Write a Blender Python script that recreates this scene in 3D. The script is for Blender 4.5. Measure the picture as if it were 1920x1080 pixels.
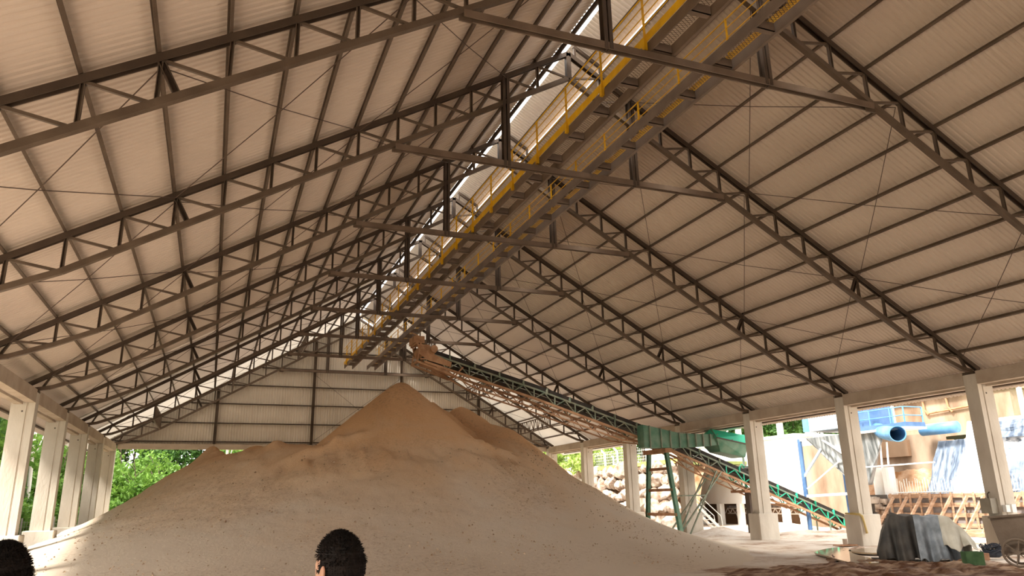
import bpy, bmesh, math, random
import numpy as np
from mathutils import Vector, Matrix
random.seed(7)
RNG = np.random.default_rng(11)
SC = bpy.context.scene
for o in list(bpy.data.objects): bpy.data.objects.remove(o)
COL = SC.collection
PI = math.pi

# ------------------------------------------------------------------ camera
YAW, PIT, ROL = 0.3793, 0.2820, -0.0199
fwd = Vector((math.sin(YAW)*math.cos(PIT), math.cos(YAW)*math.cos(PIT), math.sin(PIT)))
r0 = Vector((math.cos(YAW), -math.sin(YAW), 0)); u0 = r0.cross(fwd)
cr = r0*math.cos(ROL)+u0*math.sin(ROL); cu = -r0*math.sin(ROL)+u0*math.cos(ROL)
cam_d = bpy.data.cameras.new('camera'); cam = bpy.data.objects.new('camera', cam_d); COL.objects.link(cam)
M = Matrix((cr, cu, -fwd)).transposed().to_4x4(); M.translation = Vector((-9.163, -11.946, 1.9))
cam.matrix_world = M
cam_d.sensor_width = 36; cam_d.lens = 36*1385.29/1920; cam_d.clip_end = 600
SC.camera = cam

# ------------------------------------------------------------------ light
W = bpy.data.worlds.new('overcast_sky'); SC.world = W; W.use_nodes = True
nt = W.node_tree; bg = nt.nodes['Background']
tc = nt.nodes.new('ShaderNodeTexCoord'); nz = nt.nodes.new('ShaderNodeTexNoise'); rp = nt.nodes.new('ShaderNodeValToRGB')
nz.inputs['Scale'].default_value = 2.2; nz.inputs['Detail'].default_value = 5
rp.color_ramp.elements[0].position = .3; rp.color_ramp.elements[0].color = (.90, .92, .93, 1)
rp.color_ramp.elements[1].position = .65; rp.color_ramp.elements[1].color = (1, .95, .89, 1)
nt.links.new(tc.outputs['Generated'], nz.inputs['Vector']); nt.links.new(nz.outputs['Fac'], rp.inputs['Fac']); nt.links.new(rp.outputs['Color'], bg.inputs['Color'])
bg.inputs['Strength'].default_value = 1.55
sd = bpy.data.lights.new('sun', 'SUN'); sd.energy = 4.3; sd.angle = math.radians(12); sd.color = (1, .95, .87)
sun = bpy.data.objects.new('sun', sd); COL.objects.link(sun); sun.rotation_euler = Vector((.60, .22, -.77)).to_track_quat('-Z', 'Y').to_euler()
SC.view_settings.view_transform = 'Standard'; SC.view_settings.look = 'None'
SC.view_settings.gamma = 1; SC.view_settings.use_curve_mapping = False
SC.view_settings.exposure = 1.52

# ------------------------------------------------------------------ materials
def srgb(r, g, b):
    return tuple(((c/255)/12.92 if c <= 10 else (((c/255)+.055)/1.055)**2.4) for c in (r, g, b))
def pmat(name, c1, c2=None, scale=3., rough=.7, bump=0., bscale=None, metal=0., detail=4, stretch=(1, 1, 1), ramp=(.35, .65), alpha=None, trans=0.):
    m = bpy.data.materials.new(name); m.use_nodes = True; t = m.node_tree; b = t.nodes['Principled BSDF']
    b.inputs['Roughness'].default_value = rough; b.inputs['Metallic'].default_value = metal
    if 'Specular IOR Level' in b.inputs: b.inputs['Specular IOR Level'].default_value = .3
    co = t.nodes.new('ShaderNodeTexCoord'); mp = t.nodes.new('ShaderNodeMapping'); mp.inputs['Scale'].default_value = stretch
    t.links.new(co.outputs['Object'], mp.inputs['Vector'])
    if c2 is None: b.inputs['Base Color'].default_value = (*c1, 1)
    else:
        n = t.nodes.new('ShaderNodeTexNoise'); n.inputs['Scale'].default_value = scale; n.inputs['Detail'].default_value = detail
        r = t.nodes.new('ShaderNodeValToRGB'); r.color_ramp.elements[0].position = ramp[0]; r.color_ramp.elements[1].position = ramp[1]
        r.color_ramp.elements[0].color = (*c1, 1); r.color_ramp.elements[1].color = (*c2, 1)
        t.links.new(mp.outputs['Vector'], n.inputs['Vector']); t.links.new(n.outputs['Fac'], r.inputs['Fac']); t.links.new(r.outputs['Color'], b.inputs['Base Color'])
    if bump:
        n2 = t.nodes.new('ShaderNodeTexNoise'); n2.inputs['Scale'].default_value = bscale or scale*4; n2.inputs['Detail'].default_value = 6
        bp = t.nodes.new('ShaderNodeBump'); bp.inputs['Strength'].default_value = bump; bp.inputs['Distance'].default_value = .05
        t.links.new(mp.outputs['Vector'], n2.inputs['Vector']); t.links.new(n2.outputs['Fac'], bp.inputs['Height']); t.links.new(bp.outputs['Normal'], b.inputs['Normal'])
    if trans:
        tr = t.nodes.new('ShaderNodeBsdfTranslucent'); mx = t.nodes.new('ShaderNodeMixShader'); mx.inputs[0].default_value = trans
        src = b.inputs['Base Color'].links
        if src: t.links.new(src[0].from_socket, tr.inputs['Color'])
        else: tr.inputs['Color'].default_value = (*c1, 1)
        t.links.new(b.outputs[0], mx.inputs[1]); t.links.new(tr.outputs[0], mx.inputs[2]); t.links.new(mx.outputs[0], t.nodes['Material Output'].inputs['Surface'])
    return m
S = srgb
MT = dict(
    sheet=pmat('roof_sheet', (.58, .48, .395), (.66, .555, .46), .25, .55),
    sheet_clear=pmat('translucent_sheet', (.62, .56, .48), (.70, .64, .56), .3, .5, trans=.16),  # last bay is made translucent to raise its brightness
    sheet_a=pmat('brightened_sheet_a', (.59, .49, .405), (.67, .565, .47), .25, .55, trans=.006), sheet_b=pmat('brightened_sheet_b', (.60, .50, .42), (.68, .58, .485), .25, .55, trans=.02), sheet_c=pmat('brightened_sheet_c', (.62, .53, .45), (.70, .61, .52), .25, .55, trans=.05),  # lightened and made translucent bay by bay to brighten the far roof
    gsheet=pmat('gable_sheet', (.62, .55, .46), (.74, .67, .58), .35, .6, detail=6),
    steel=pmat('painted_steel', (.10, .069, .047), (.14, .10, .07), 1.6, .55, .15, 20),
    steel_d=pmat('dark_steel', (.058, .038, .026), (.085, .058, .040), 2, .55),
    steel_g=pmat('walkway_steel', (.13, .09, .063), (.19, .135, .098), 1.5, .55),
    yellow=pmat('yellow_paint', (.80, .46, .012), (.66, .35, .015), 3, .45),
    rod=pmat('rod_steel', (.09, .06, .045), None),
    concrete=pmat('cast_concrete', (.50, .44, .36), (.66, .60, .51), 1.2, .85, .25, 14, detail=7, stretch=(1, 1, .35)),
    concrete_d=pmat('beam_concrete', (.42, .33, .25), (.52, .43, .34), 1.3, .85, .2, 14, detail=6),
    joint=pmat('dark_joint', (.10, .085, .07), None, rough=.9),
    belt=pmat('conveyor_belt', (.022, .018, .016), (.045, .036, .03), 3, .7),
    green=pmat('green_paint', (.07, .19, .12), (.17, .27, .19), 2.2, .5, detail=6),
    green_b=pmat('bright_green_paint', (.02, .42, .24), (.05, .50, .31), 1.5, .45),
    green_g=pmat('faded_green_paint', (.14, .20, .15), (.30, .30, .22), 2.5, .6, detail=6),
    rust=pmat('dusty_rust', (.27, .13, .065), (.42, .23, .13), 2.2, .85, .3, 20, detail=7),
    dust=pmat('dust_caked_steel', (.36, .19, .10), (.52, .31, .18), 3, .9, .5, 18),
    white=pmat('white_paint', (.80, .78, .73), (.88, .86, .82), 1.2, .6),
    offwhite=pmat('stained_white_wall', (.86, .84, .80), (.74, .64, .56), .35, .8, detail=7, ramp=(.45, .75)),
    bluew=pmat('pale_blue_sheet', (.42, .56, .70), (.66, .76, .84), .8, .5),
    blue=pmat('blue_paint', (.05, .11, .23), (.09, .17, .32), 1.5, .5, detail=6),
    blue_l=pmat('light_blue_paint', (.06, .19, .37), (.13, .29, .47), 1.5, .45),
    greyplastic=pmat('grey_film', (.10, .11, .11), (.34, .35, .35), 1.5, .35, .6, 3, stretch=(1, 3, .4), detail=6),
    tanwall=pmat('ochre_stained_wall', (.17, .11, .07), (.38, .28, .20), .6, .9, .3, 8, detail=7, stretch=(1, 1.2, .4)),
    dirt=pmat('orange_dirt', (.22, .095, .035), (.46, .31, .20), 1.1, .95, .8, 5, detail=8),
    recess_dark=pmat('brown_recess', (.24, .145, .085), (.31, .20, .125), .8, .9),
    timber=pmat('formwork_timber', (.28, .16, .095), (.48, .32, .21), 2, .8, .2, 10, stretch=(1, 1, 4)),
    plyd=pmat('dark_panel', (.17, .15, .14), (.26, .23, .22), 2, .85),
    tarp_d=pmat('charcoal_tarp', (.028, .026, .023), (.06, .052, .044), 2.5, .75, .5, 5, detail=6),
    tarp_b=pmat('blue_grey_tarp', (.12, .135, .15), (.25, .275, .30), 3, .65, .5, 6, detail=7),
    tarp_w=pmat('dusty_white_tarp', (.40, .37, .30), (.55, .52, .44), 2.5, .75, .4, 6, detail=6),
    tarp_s=pmat('silver_white_film', (.78, .79, .80), (.90, .90, .90), 1, .4),
    tarp_g=pmat('slate_film', (.045, .065, .10), (.20, .245, .31), 1.2, .45, .4, 3, stretch=(1, 4, .4), detail=6),
    tarp_m=pmat('painted_fold_film', (.10, .13, .17), (.88, .89, .9), 1.3, .45, .4, 3, stretch=(.5, 1.2, 3), detail=3, ramp=(.36, .5)),  # dark folds are put into the colour as stretched streaks
    cart=pmat('taupe_steel', (.13, .095, .066), (.18, .135, .10), 2, .75, .3, 12),
    rock=pmat('quarry_rock', (.17, .10, .06), (.55, .47, .39), 1.3, .85, .6, 6, detail=8),
    wallyellow=pmat('yellow_kerb', (.85, .68, .08), (.80, .60, .12), 2, .6),
    water=pmat('puddle_water', (.30, .22, .14), None, rough=.06),
    mud=pmat('red_mud', (.15, .07, .035), (.46, .32, .22), 2.0, .75, 1., 9, detail=9, ramp=(.42, .62), stretch=(.7, 1.6, 1)),
    clod=pmat('clods', (.38, .26, .17), (.54, .41, .29), 3, .95),
    skin=pmat('skin', (.50, .25, .15), (.55, .29, .18), 8, .5),
    hair=pmat('black_hair', (.006, .0035, .002), (.014, .008, .005), 30, .85),
    shirt=pmat('shirt_cloth', (.12, .15, .20), (.15, .18, .24), 20, .85),
    shirt2=pmat('grey_shirt_cloth', (.22, .22, .21), (.26, .26, .25), 20, .85),
    trouser=pmat('trouser_cloth', (.035, .04, .055), (.05, .055, .07), 20, .85),
    bark=pmat('bark', (.10, .07, .05), (.20, .15, .11), 3, .9, .5, 12, stretch=(1, 1, .3)),
    bark_w=pmat('pale_bark', (.50, .45, .38), (.68, .63, .56), 3, .8, .3, 10, stretch=(1, 1, .3)),
    leaf1=pmat('bright_leaf', (.075, .175, .022), (.20, .34, .055), .7, .6, trans=.4),
    leaf2=pmat('deep_leaf', (.028, .085, .016), (.10, .20, .035), .7, .6, trans=.35),
    leaf3=pmat('yellow_leaf', (.28, .40, .08), (.46, .55, .16), .7, .6, trans=.4),
    grass=pmat('rough_grass', (.10, .14, .04), (.22, .24, .08), 1, .95, .6, 6),
    wire=pmat('wire', (.25, .23, .2), None),
    red=pmat('dark_red_paint', (.22, .04, .03), None),
    rope=pmat('yellow_strap', (.50, .36, .12), (.58, .44, .2), 6, .8),
    box_g=pmat('grey_box_paint', (.26, .23, .18), (.32, .29, .23), 3, .6),
    crate=pmat('crate_green', (.045, .10, .04), (.08, .15, .065), 5, .6),
)

# ------------------------------------------------------------------ helpers
class MB:
    def __init__(s): s.v = []; s.f = []; s.m = []; s.mats = []
    def mi(s, mat):
        if mat is None: return 0
        if mat not in s.mats: s.mats.append(mat)
        return s.mats.index(mat)
    def add(s, vs, fs, mat=None):
        n = len(s.v); s.v += [tuple(v) for v in vs]; s.f += [tuple(i+n for i in f) for f in fs]; s.m += [s.mi(mat)]*len(fs); return s
    def box(s, lo, hi, mat=None):
        x0, y0, z0 = lo; x1, y1, z1 = hi
        return s.add([(x0, y0, z0), (x1, y0, z0), (x1, y1, z0), (x0, y1, z0), (x0, y0, z1), (x1, y0, z1), (x1, y1, z1), (x0, y1, z1)],
                     [(0, 3, 2, 1), (4, 5, 6, 7), (0, 1, 5, 4), (1, 2, 6, 5), (2, 3, 7, 6), (3, 0, 4, 7)], mat)
    def prism(s, p, q, prof, up=(0, 0, 1), mat=None):
        p = Vector(p); q = Vector(q); d = (q-p).normalized(); up = Vector(up)
        side = d.cross(up)
        if side.length < 1e-4: side = d.cross(Vector((0, 1, 0)))
        side.normalize(); u = side.cross(d); n = len(prof)
        vs = [p+side*a+u*b for a, b in prof]+[q+side*a+u*b for a, b in prof]
        fs = [(i, (i+1) % n, n+(i+1) % n, n+i) for i in range(n)]+[tuple(range(n-1, -1, -1)), tuple(range(n, 2*n))]
        return s.add(vs, fs, mat)
    def bar(s, p, q, w, h=None, up=(0, 0, 1), mat=None):
        h = w if h is None else h; a = w/2; b = h/2
        return s.prism(p, q, [(-a, -b), (a, -b), (a, b), (-a, b)], up, mat)
    def tube(s, pts, r, seg=8, mat=None, cap=True):
        pts = [Vector(p) for p in pts]; n = len(pts); rs = r if isinstance(r, (list, tuple)) else [r]*n
        vs = []; prev = None
        for i, p in enumerate(pts):
            d = (pts[min(i+1, n-1)]-pts[max(i-1, 0)]).normalized()
            a = prev if prev is not None else (Vector((0, 0, 1)) if abs(d.z) < .9 else Vector((1, 0, 0)))
            e1 = (a-d*a.dot(d)).normalized(); e2 = d.cross(e1); prev = e1
            vs += [p+(e1*math.cos(2*PI*k/seg)+e2*math.sin(2*PI*k/seg))*rs[i] for k in range(seg)]
        fs = [(i*seg+k, i*seg+(k+1) % seg, (i+1)*seg+(k+1) % seg, (i+1)*seg+k) for i in range(n-1) for k in range(seg)]
        if cap: fs += [tuple(range(seg-1, -1, -1)), tuple(range((n-1)*seg, n*seg))]
        return s.add(vs, fs, mat)
    def build(s, name, mat=None, parent=None, smooth=False, loc=None):
        me = bpy.data.meshes.new(name)
        vs = s.v
        if loc is not None: vs = [(v[0]-loc[0], v[1]-loc[1], v[2]-loc[2]) for v in vs]
        elif parent is not None: l = parent.get('_l', (0, 0, 0)); vs = [(v[0]-l[0], v[1]-l[1], v[2]-l[2]) for v in vs]
        me.from_pydata(vs, [], s.f); 
        if s.mats and any(x is not None for x in s.mats):
            for x in s.mats: me.materials.append(MT[x] if isinstance(x, str) else x)
            me.polygons.foreach_set('material_index', s.m)
        elif mat: me.materials.append(MT[mat] if isinstance(mat, str) else mat)
        if smooth: me.polygons.foreach_set('use_smooth', [True]*len(me.polygons))
        me.update()
        o = bpy.data.objects.new(name, me); COL.objects.link(o)
        if parent is not None: o.parent = parent
        if loc is not None: o.location = loc
        return o
def tag(o, label=None, cat=None, group=None, kind=None):
    if label: o['label'] = label
    if cat: o['category'] = cat
    if group: o['group'] = group
    if kind: o['kind'] = kind
    return o
def thing(name, label, cat, loc=(0, 0, 0), group=None):
    o = bpy.data.objects.new(name, None); COL.objects.link(o); o.location = loc; o.empty_display_size = .2
    o['_l'] = [float(c) for c in loc]
    return tag(o, label, cat, group)
def copy_tree(o, parent=None):
    c = o.copy(); COL.objects.link(c)
    if parent is not None: c.parent = parent
    for ch in list(o.children): copy_tree(ch, c)
    return c
ORD = ['zeroth', 'first', 'second', 'third', 'fourth', 'fifth', 'sixth', 'seventh', 'eighth', 'ninth', 'tenth', 'eleventh', 'twelfth', 'thirteenth', 'fourteenth', 'fifteenth', 'sixteenth']
def U(w, h, t, openup=False):    # channel profile
    a, b = w/2, h/2
    if openup: return [(-a, -b), (a, -b), (a, b), (a-t, b), (a-t, -b+t), (-a+t, -b+t), (-a+t, b), (-a, b)]
    return [(a, b), (-a, b), (-a, -b), (-a+t, -b), (-a+t, b-t), (a-t, b-t), (a-t, -b), (a, -b)]
def Cs(w, h, t, sgn=1):          # C profile, web on side -sgn
    a, b = w/2, h/2; p = [(-a, -b), (a, -b), (a, -b+t), (-a+t, -b+t), (-a+t, b-t), (a, b-t), (a, b), (-a, b)]
    return p if sgn > 0 else [(-x, y) for x, y in reversed(p)]
# value noise (numpy)
_T = RNG.random((256, 256))
def vn(x, y):
    xi = np.floor(x).astype(int); yi = np.floor(y).astype(int); fx = x-xi; fy = y-yi
    fx = fx*fx*(3-2*fx); fy = fy*fy*(3-2*fy); g = lambda a, b: _T[a % 256, b % 256]
    return (g(xi, yi)*(1-fx)+g(xi+1, yi)*fx)*(1-fy)+(g(xi, yi+1)*(1-fx)+g(xi+1, yi+1)*fx)*fy
def fbm(x, y, o=5):
    s = 0; a = .5
    for i in range(o): s = s+a*(vn(x+17*i, y+31*i)-.5); x = x*2.03; y = y*2.03; a *= .5
    return s
def grid_mesh(name, X, Y, Z, mat, parent=None, smooth=True):
    ny, nx = X.shape; me = bpy.data.meshes.new(name)
    vs = np.stack([X.ravel(), Y.ravel(), Z.ravel()], 1)
    idx = np.arange(nx*ny).reshape(ny, nx)
    f = np.stack([idx[:-1, :-1].ravel(), idx[:-1, 1:].ravel(), idx[1:, 1:].ravel(), idx[1:, :-1].ravel()], 1)
    me.from_pydata(vs.tolist(), [], f.tolist()); me.materials.append(MT[mat] if isinstance(mat, str) else mat)
    if smooth: me.polygons.foreach_set('use_smooth', [True]*len(me.polygons))
    o = bpy.data.objects.new(name, me); COL.objects.link(o)
    if parent is not None: o.parent = parent
    return o

# ------------------------------------------------------------------ building geometry
D, TN, ZR, BAY = 1.0524, .5915, 15.27, 6.0
SL = math.sqrt(1+TN*TN); NX, NZ = TN/SL, 1/SL        # roof normal (right side)
def zt(x): return ZR-TN*abs(x)
def side_name(s): return 'right' if s > 0 else 'left'

# ---- ground
def ground():
    gx = np.concatenate([np.arange(-90, -24, 3.), np.arange(-24, 32, .4), np.arange(32, 100, 3.)])
    gy = np.concatenate([np.arange(-40, -14, 2.), np.arange(-14, 46, .4), np.arange(46, 130, 3.)])
    X, Y = np.meshgrid(gx, gy)
    Z = .10*fbm(X*.5, Y*.5, 5)*np.clip((X-6)/6, .15, 1)-.03
    Z += np.clip(-X-19, 0, 40)*.22*np.clip((Y+5)/20, 0, 1)+np.clip(Y-52, 0, 60)*.12
    for (x, y, h, r) in [(16.2, 22.5, .45, 1.3), (18.5, 19, .30, 1.6), (21, 17.5, .35, 1.5), (24, 27, .4, 2), (19.5, 15.0, .12, 1.5)]:
        Z += h*np.exp(-(((X-x)**2+(Y-y)**2)/r**2))*(1+.6*fbm(X*3, Y*3, 3))
    m = bpy.data.materials.new('yard_ground'); m.use_nodes = True; t = m.node_tree; b = t.nodes['Principled BSDF']; b.inputs['Roughness'].default_value = .8
    co = t.nodes.new('ShaderNodeTexCoord'); n = t.nodes.new('ShaderNodeTexNoise'); n.inputs['Scale'].default_value = .55; n.inputs['Detail'].default_value = 9; n.inputs['Roughness'].default_value = .68
    r = t.nodes.new('ShaderNodeValToRGB'); e = r.color_ramp.elements; e[0].position = .36; e[0].color = (.27, .145, .08, 1); e[1].position = .56; e[1].color = (.66, .57, .48, 1)
    k = r.color_ramp.elements.new(.45); k.color = (.52, .40, .30, 1)
    t.links.new(co.outputs['Object'], n.inputs['Vector']); t.links.new(n.outputs['Fac'], r.inputs['Fac'])
    sx = t.nodes.new('ShaderNodeSeparateXYZ'); t.links.new(co.outputs['Object'], sx.inputs[0])
    mr = t.nodes.new('ShaderNodeMapRange'); mr.inputs['From Min'].default_value = -18.5; mr.inputs['From Max'].default_value = -21; t.links.new(sx.outputs['X'], mr.inputs['Value'])  # pale colour runs past the left columns to bounce light onto the roof
    mx = t.nodes.new('ShaderNodeMixRGB'); mx.inputs['Color2'].default_value = (.13, .12, .05, 1); t.links.new(mr.outputs[0], mx.inputs['Fac']); t.links.new(r.outputs['Color'], mx.inputs['Color1']); t.links.new(mx.outputs[0], b.inputs['Base Color'])
    n2 = t.nodes.new('ShaderNodeTexNoise'); n2.inputs['Scale'].default_value = 6; n2.inputs['Detail'].default_value = 8; bp = t.nodes.new('ShaderNodeBump'); bp.inputs['Strength'].default_value = .6; bp.inputs['Distance'].default_value = .06
    t.links.new(co.outputs['Object'], n2.inputs['Vector']); t.links.new(n2.outputs['Fac'], bp.inputs['Height']); t.links.new(bp.outputs['Normal'], b.inputs['Normal'])
    tag(grid_mesh('floor', X, Y, Z, m), 'pale muddy yard ground running under the open shed', kind='structure')
ground()

# ---- roof sheets (corrugated, real profile running down the slope)
def corrugated(y0, y1, pitch, depth):
    n = math.ceil((y1-y0)/pitch-1e-6)+1; ys = []; hs = []
    for i in range(n):
        for a, h in ((0, 0), (.28, 0), (.42, 1), (.72, 1), (.86, 0)): ys.append(y0+(i+a)*pitch); hs.append(h*depth)
    ys.append(y0+n*pitch); hs.append(0); return ys, hs
def roof_part(name, s, y0, y1, x0, x1, mat, label, off=.19):
    ys, hs = corrugated(y0, y1, .16, .03); mb = MB(); vs = []
    for x in (x0, x1):
        for y, h in zip(ys, hs): vs.append((s*(x+NX*(off+h)), y, zt(x)+NZ*(off+h)))
    n = len(ys); fs = [(i, i+1, n+i+1, n+i) for i in range(n-1)]
    mb.add(vs, fs); return tag(mb.build(name, mat), label, kind='structure')
for s in (1, -1):
    xr = 1.05 if s > 0 else .27
    roof_part('ceiling', s, -32, 17.98, xr, 16.9, 'sheet', 'corrugated sheeting of the %s roof slope' % side_name(s))
    for y0_, y1_, m_, w_ in ((18.0, 24.0, 'sheet_a', 'fourth'), (24.03, 30.0, 'sheet_b', 'third'), (30.03, 36.0, 'sheet_c', 'second')): roof_part('ceiling', s, y0_, y1_, xr, 16.9, m_, 'sheeting of the %s roof slope, toned and made light-passing to brighten it, %s bay from the gable' % (side_name(s), w_))
    roof_part('ceiling', s, 36.05, 43.0, xr, 16.9, 'sheet_clear', 'corrugated sheeting of the %s roof slope next to the far gable, made translucent to brighten it' % side_name(s))
    if s > 0: roof_part('ceiling', s, -32, 43, -.07, 1.05, 'sheet', 'raised ridge vent cap sheeting', .55)

tag(MB().box((-15.8, -30.2, -.1), (15.8, -30.0, 15.2)).build('wall_light_block', 'gsheet'), 'unseen end wall added behind the viewer to darken the near roof', kind='structure')  # added out of view to cut light entering behind the camera
# ---- trusses
NJ = 15
dep = {j: .88 for j in range(16)}; dep.update({12: .86, 13: .72, 14: .50})
def truss(k):
    y = k*BAY
    names = {0: 'nearest dark steel roof truss crossing the top of the view', 7: 'farthest steel roof truss standing against the gable wall'}
    t = thing('roof_truss', names.get(k, 'dark steel roof truss with flat tie beam, %s counted from the nearest' % ORD[k+1]), 'roof truss', (0, y, 0), 'steel trusses carrying the shed roof')
    P = lambda x, z: (x, y, z)
    for s in (1, -1):
        MB().prism(P(0, ZR-.03), P(s*15.55, zt(15.55)-.03), U(.15, .14, .022), (s*NX, 0, NZ)).build('top_chord', 'steel_d', t)
        bc = MB(); pts = [(0, ZR-dep[0])]+[(s*j*D, zt(j*D)-dep[j]) for j in (12, 13, 14)]+[(s*15.2, 5.98)]
        for a, b in zip(pts[:-1], pts[1:]): bc.bar(P(*a), P(*b), .135, .13)
        bc.build('bottom_chord', 'steel', t)
        for j in range(1, 15):
            if j == 2: continue
            xt, xb = s*j*D, s*j*D
            if j == 14: xb = s*14.95
            MB().prism(P(xt, zt(xt)-.08), P(xb, zt(j*D)-dep[j]), U(.075, .075, .013), (0, 1, 0)).build('web_post', 'steel', t)
        for j in range(0, 14):
            MB().prism(P(s*j*D, zt(j*D)-dep[j]), P(s*(j+1)*D, zt((j+1)*D)-.06), U(.06, .052, .010), (0, -1, 0)).build('web_diagonal', 'steel', t)
        mb = MB()
        for dx in (-.06, .06): mb.prism(P(s*2*D+dx, zt(2*D)-.05), P(s*2*D+dx, 11.09), Cs(.085, .19, .015, 1 if dx > 0 else -1), (0, 1, 0))
        mb.build('hanger_post', 'steel_d', t)
        MB().prism(P(s*10*D, zt(10*D)-.08), P(s*9.68*D, zt(9.68*D)-.92), U(.12, .10, .02), (0, 1, 0)).build('heavy_brace', 'steel_d', t)
        mb = MB(); mb.bar((s*1.12, y, zt(1.12)+.42), (s*.22, y, zt(.22)+.42), .09, .1); mb.bar((s*1.12, y, zt(1.12)), (s*1.12, y, zt(1.12)+.45), .07); mb.bar((s*.25, y, zt(.25)), (s*.25, y, zt(.25)+.45), .07)
        mb.build('vent_bracket', 'steel_d', t)
    MB().bar(P(0, ZR-.02), P(0, ZR-dep[0]), .15, .15, (0, 1, 0)).build('king_post', 'steel_d', t)
    mb = MB(); mb.prism(P(-5.33, 11.17), P(5.33, 11.17), U(.17, .16, .03)); mb.build('tie_beam', 'steel_g', t)
    for s in (1, -1):    # gusset plates at the tie beam ends and eaves
        MB().box((s*5.27-.14, y-.02, 11.02), (s*5.27+.14, y+.02, 11.34)).build('gusset_plate', 'steel', t)
        MB().box((s*15.2-.16, y-.16, 5.86), (s*15.2+.16, y+.16, 5.95)).build('bearing_plate', 'steel_d', t)
    return t
for k in range(8): truss(k)

# ---- purlins
for s in (1, -1):
    for j in range(1, 17):
        x = j*D if j < 16 else 16.6
        lab = ('dark steel purlin on the %s roof slope, ' % side_name(s))
        if j == 1: lab += 'the one nearest the ridge vent'
        elif j == 16: lab = 'outermost steel purlin of the %s roof overhang, beyond the eaves beam' % side_name(s)
        elif j <= 8: lab += '%s down from the ridge' % ORD[j]
        else: lab += '%s up from the eaves beam' % ORD[16-j]
        off = .115
        mb = MB(); mb.prism((s*(x+NX*off), -32, zt(x)+NZ*off), (s*(x+NX*off), 42.3, zt(x)+NZ*off), Cs(.06, .105, .012, s), (s*NX, 0, NZ))
        tag(mb.build('roof_purlin', 'steel'), lab, 'purlin', 'long purlins under the roof sheets')
for s in (1, -1):
    mb = MB(); x = .8 if s > 0 else .37; oz = .50 if s > 0 else .09; mb.prism((s*x, -32, zt(x)+oz), (s*x, 42.3, zt(x)+oz), Cs(.07, .12, .012, s), (s*NX, 0, NZ))
    tag(mb.build('vent_purlin', 'steel_d'), 'steel rail under the raised ridge vent cap, %s of the ridge' % side_name(s), 'purlin')

# ---- rod bracing, one set per bay and side
for s in (1, -1):
    for k in range(0, 7):
        t = thing('rod_bracing', 'crossed tie rods under the %s roof slope, %s bay from the nearest truss' % (side_name(s), ORD[k+1]), 'tie rods', (s*8, k*BAY, 9), 'thin crossed tie rods under the roof')
        for a, b in ((2, 6), (6, 10), (10, 14)):
            for ja, jb in ((a, b), (b, a)):
                p = (s*ja*D, k*BAY+.12, zt(ja*D)-.12); q = (s*jb*D, (k+1)*BAY-.12, zt(jb*D)-.12)
                mid = ((p[0]+q[0])/2, (p[1]+q[1])/2, (p[2]+q[2])/2-.06)
                MB().tube([p, mid, q], .011, 5).build('rod', 'rod', t)

# ---- lattice braces between the last two trusses
for s in (1, -1):
    for j, w in ((4, 'highest'), (8, 'middle'), (12, 'lowest')):
        t = thing('lattice_brace', '%s light lattice girder between the last two trusses on the %s roof slope' % (w, side_name(s)), 'lattice girder', (s*j*D, 36, zt(j*D)-.9), 'lattice girders in the last bay')
        x = s*j*D; z1 = zt(j*D)-.1; z0 = z1-.80
        MB().bar((x, 36.1, z1), (x, 41.9, z1), .07).build('top_rail', 'steel', t); MB().bar((x, 36.1, z0), (x, 41.9, z0), .07).build('bottom_rail', 'steel', t)
        for i in range(7):
            ya = 36.1+i*5.8/7; yb = ya+5.8/14; yc = ya+5.8/7
            MB().bar((x, ya, z1), (x, yb, z0), .04).build('lattice_bar', 'steel', t); MB().bar((x, yb, z0), (x, yc, z1), .04).build('lattice_bar', 'steel', t)
            MB().bar((x, yb, z1), (x, yb, z0), .04).build('lattice_bar', 'steel', t)

# ---- columns
def column(s, k, label):
    y = k*BAY; t = thing('concrete_column', label, 'column', (s*15.4, y, 0), 'precast concrete columns along the %s side' % side_name(s))
    xi, xo = 15.04, 15.76; hy = .24
    g = .035                                          # vertical recesses in every face make the precast profile
    prof = [(-.36, -hy), (-.14, -hy), (-.12, -hy+g), (.12, -hy+g), (.14, -hy), (.36, -hy), (.36, hy), (.14, hy), (.12, hy-g), (-.12, hy-g), (-.14, hy), (-.36, hy)]
    prof = [(-.36, -.24), (.10, -.24), (.115, -.205), (.145, -.205), (.16, -.24), (.36, -.24), (.36, .24), (.16, .24), (.145, .205), (.115, .205), (.10, .24), (-.36, .24)]
    if s > 0: prof = [(-a, b) for a, b in reversed(prof)]
    mb = MB(); vs = [(s*15.4+a, y+b, 1.1) for a, b in prof]+[(s*15.4+a, y+b, 5.86) for a, b in prof]; n = len(prof)
    fs = [(i, (i+1) % n, n+(i+1) % n, n+i) for i in range(n)]+[tuple(range(n-1, -1, -1)), tuple(range(n, 2*n))]
    mb.add(vs, fs).build('column_shaft', 'concrete', t)
    mb = MB(); mb.box((s*15.42-.55, y-.40, -.12), (s*15.42+.55, y+.40, 1.16)); p = mb.build('column_socket', 'concrete', t)
    bv = p.modifiers.new('b', 'BEVEL'); bv.width = .03; bv.segments = 2
    MB().tube([(s*15.4, y-.25, 5.2), (s*15.4, y-.235, 5.2)], .03, 10).build('bolt_hole', 'joint', t)
for k in range(0, 8):
    pos = {7: 'at the far right corner of the shed', 6: 'second from the far corner', 5: 'third from the far corner, behind the left leg of the green trestle', 4: 'behind the right leg of the green conveyor trestle', 3: 'in front of the green hopper and inclined conveyor', 2: 'with a yellow strap hung on its socket', 1: 'carrying the grey switch box', 0: 'nearest on that side'}[k]
    column(1, k, 'pale precast concrete column on the right side, '+pos)
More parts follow.
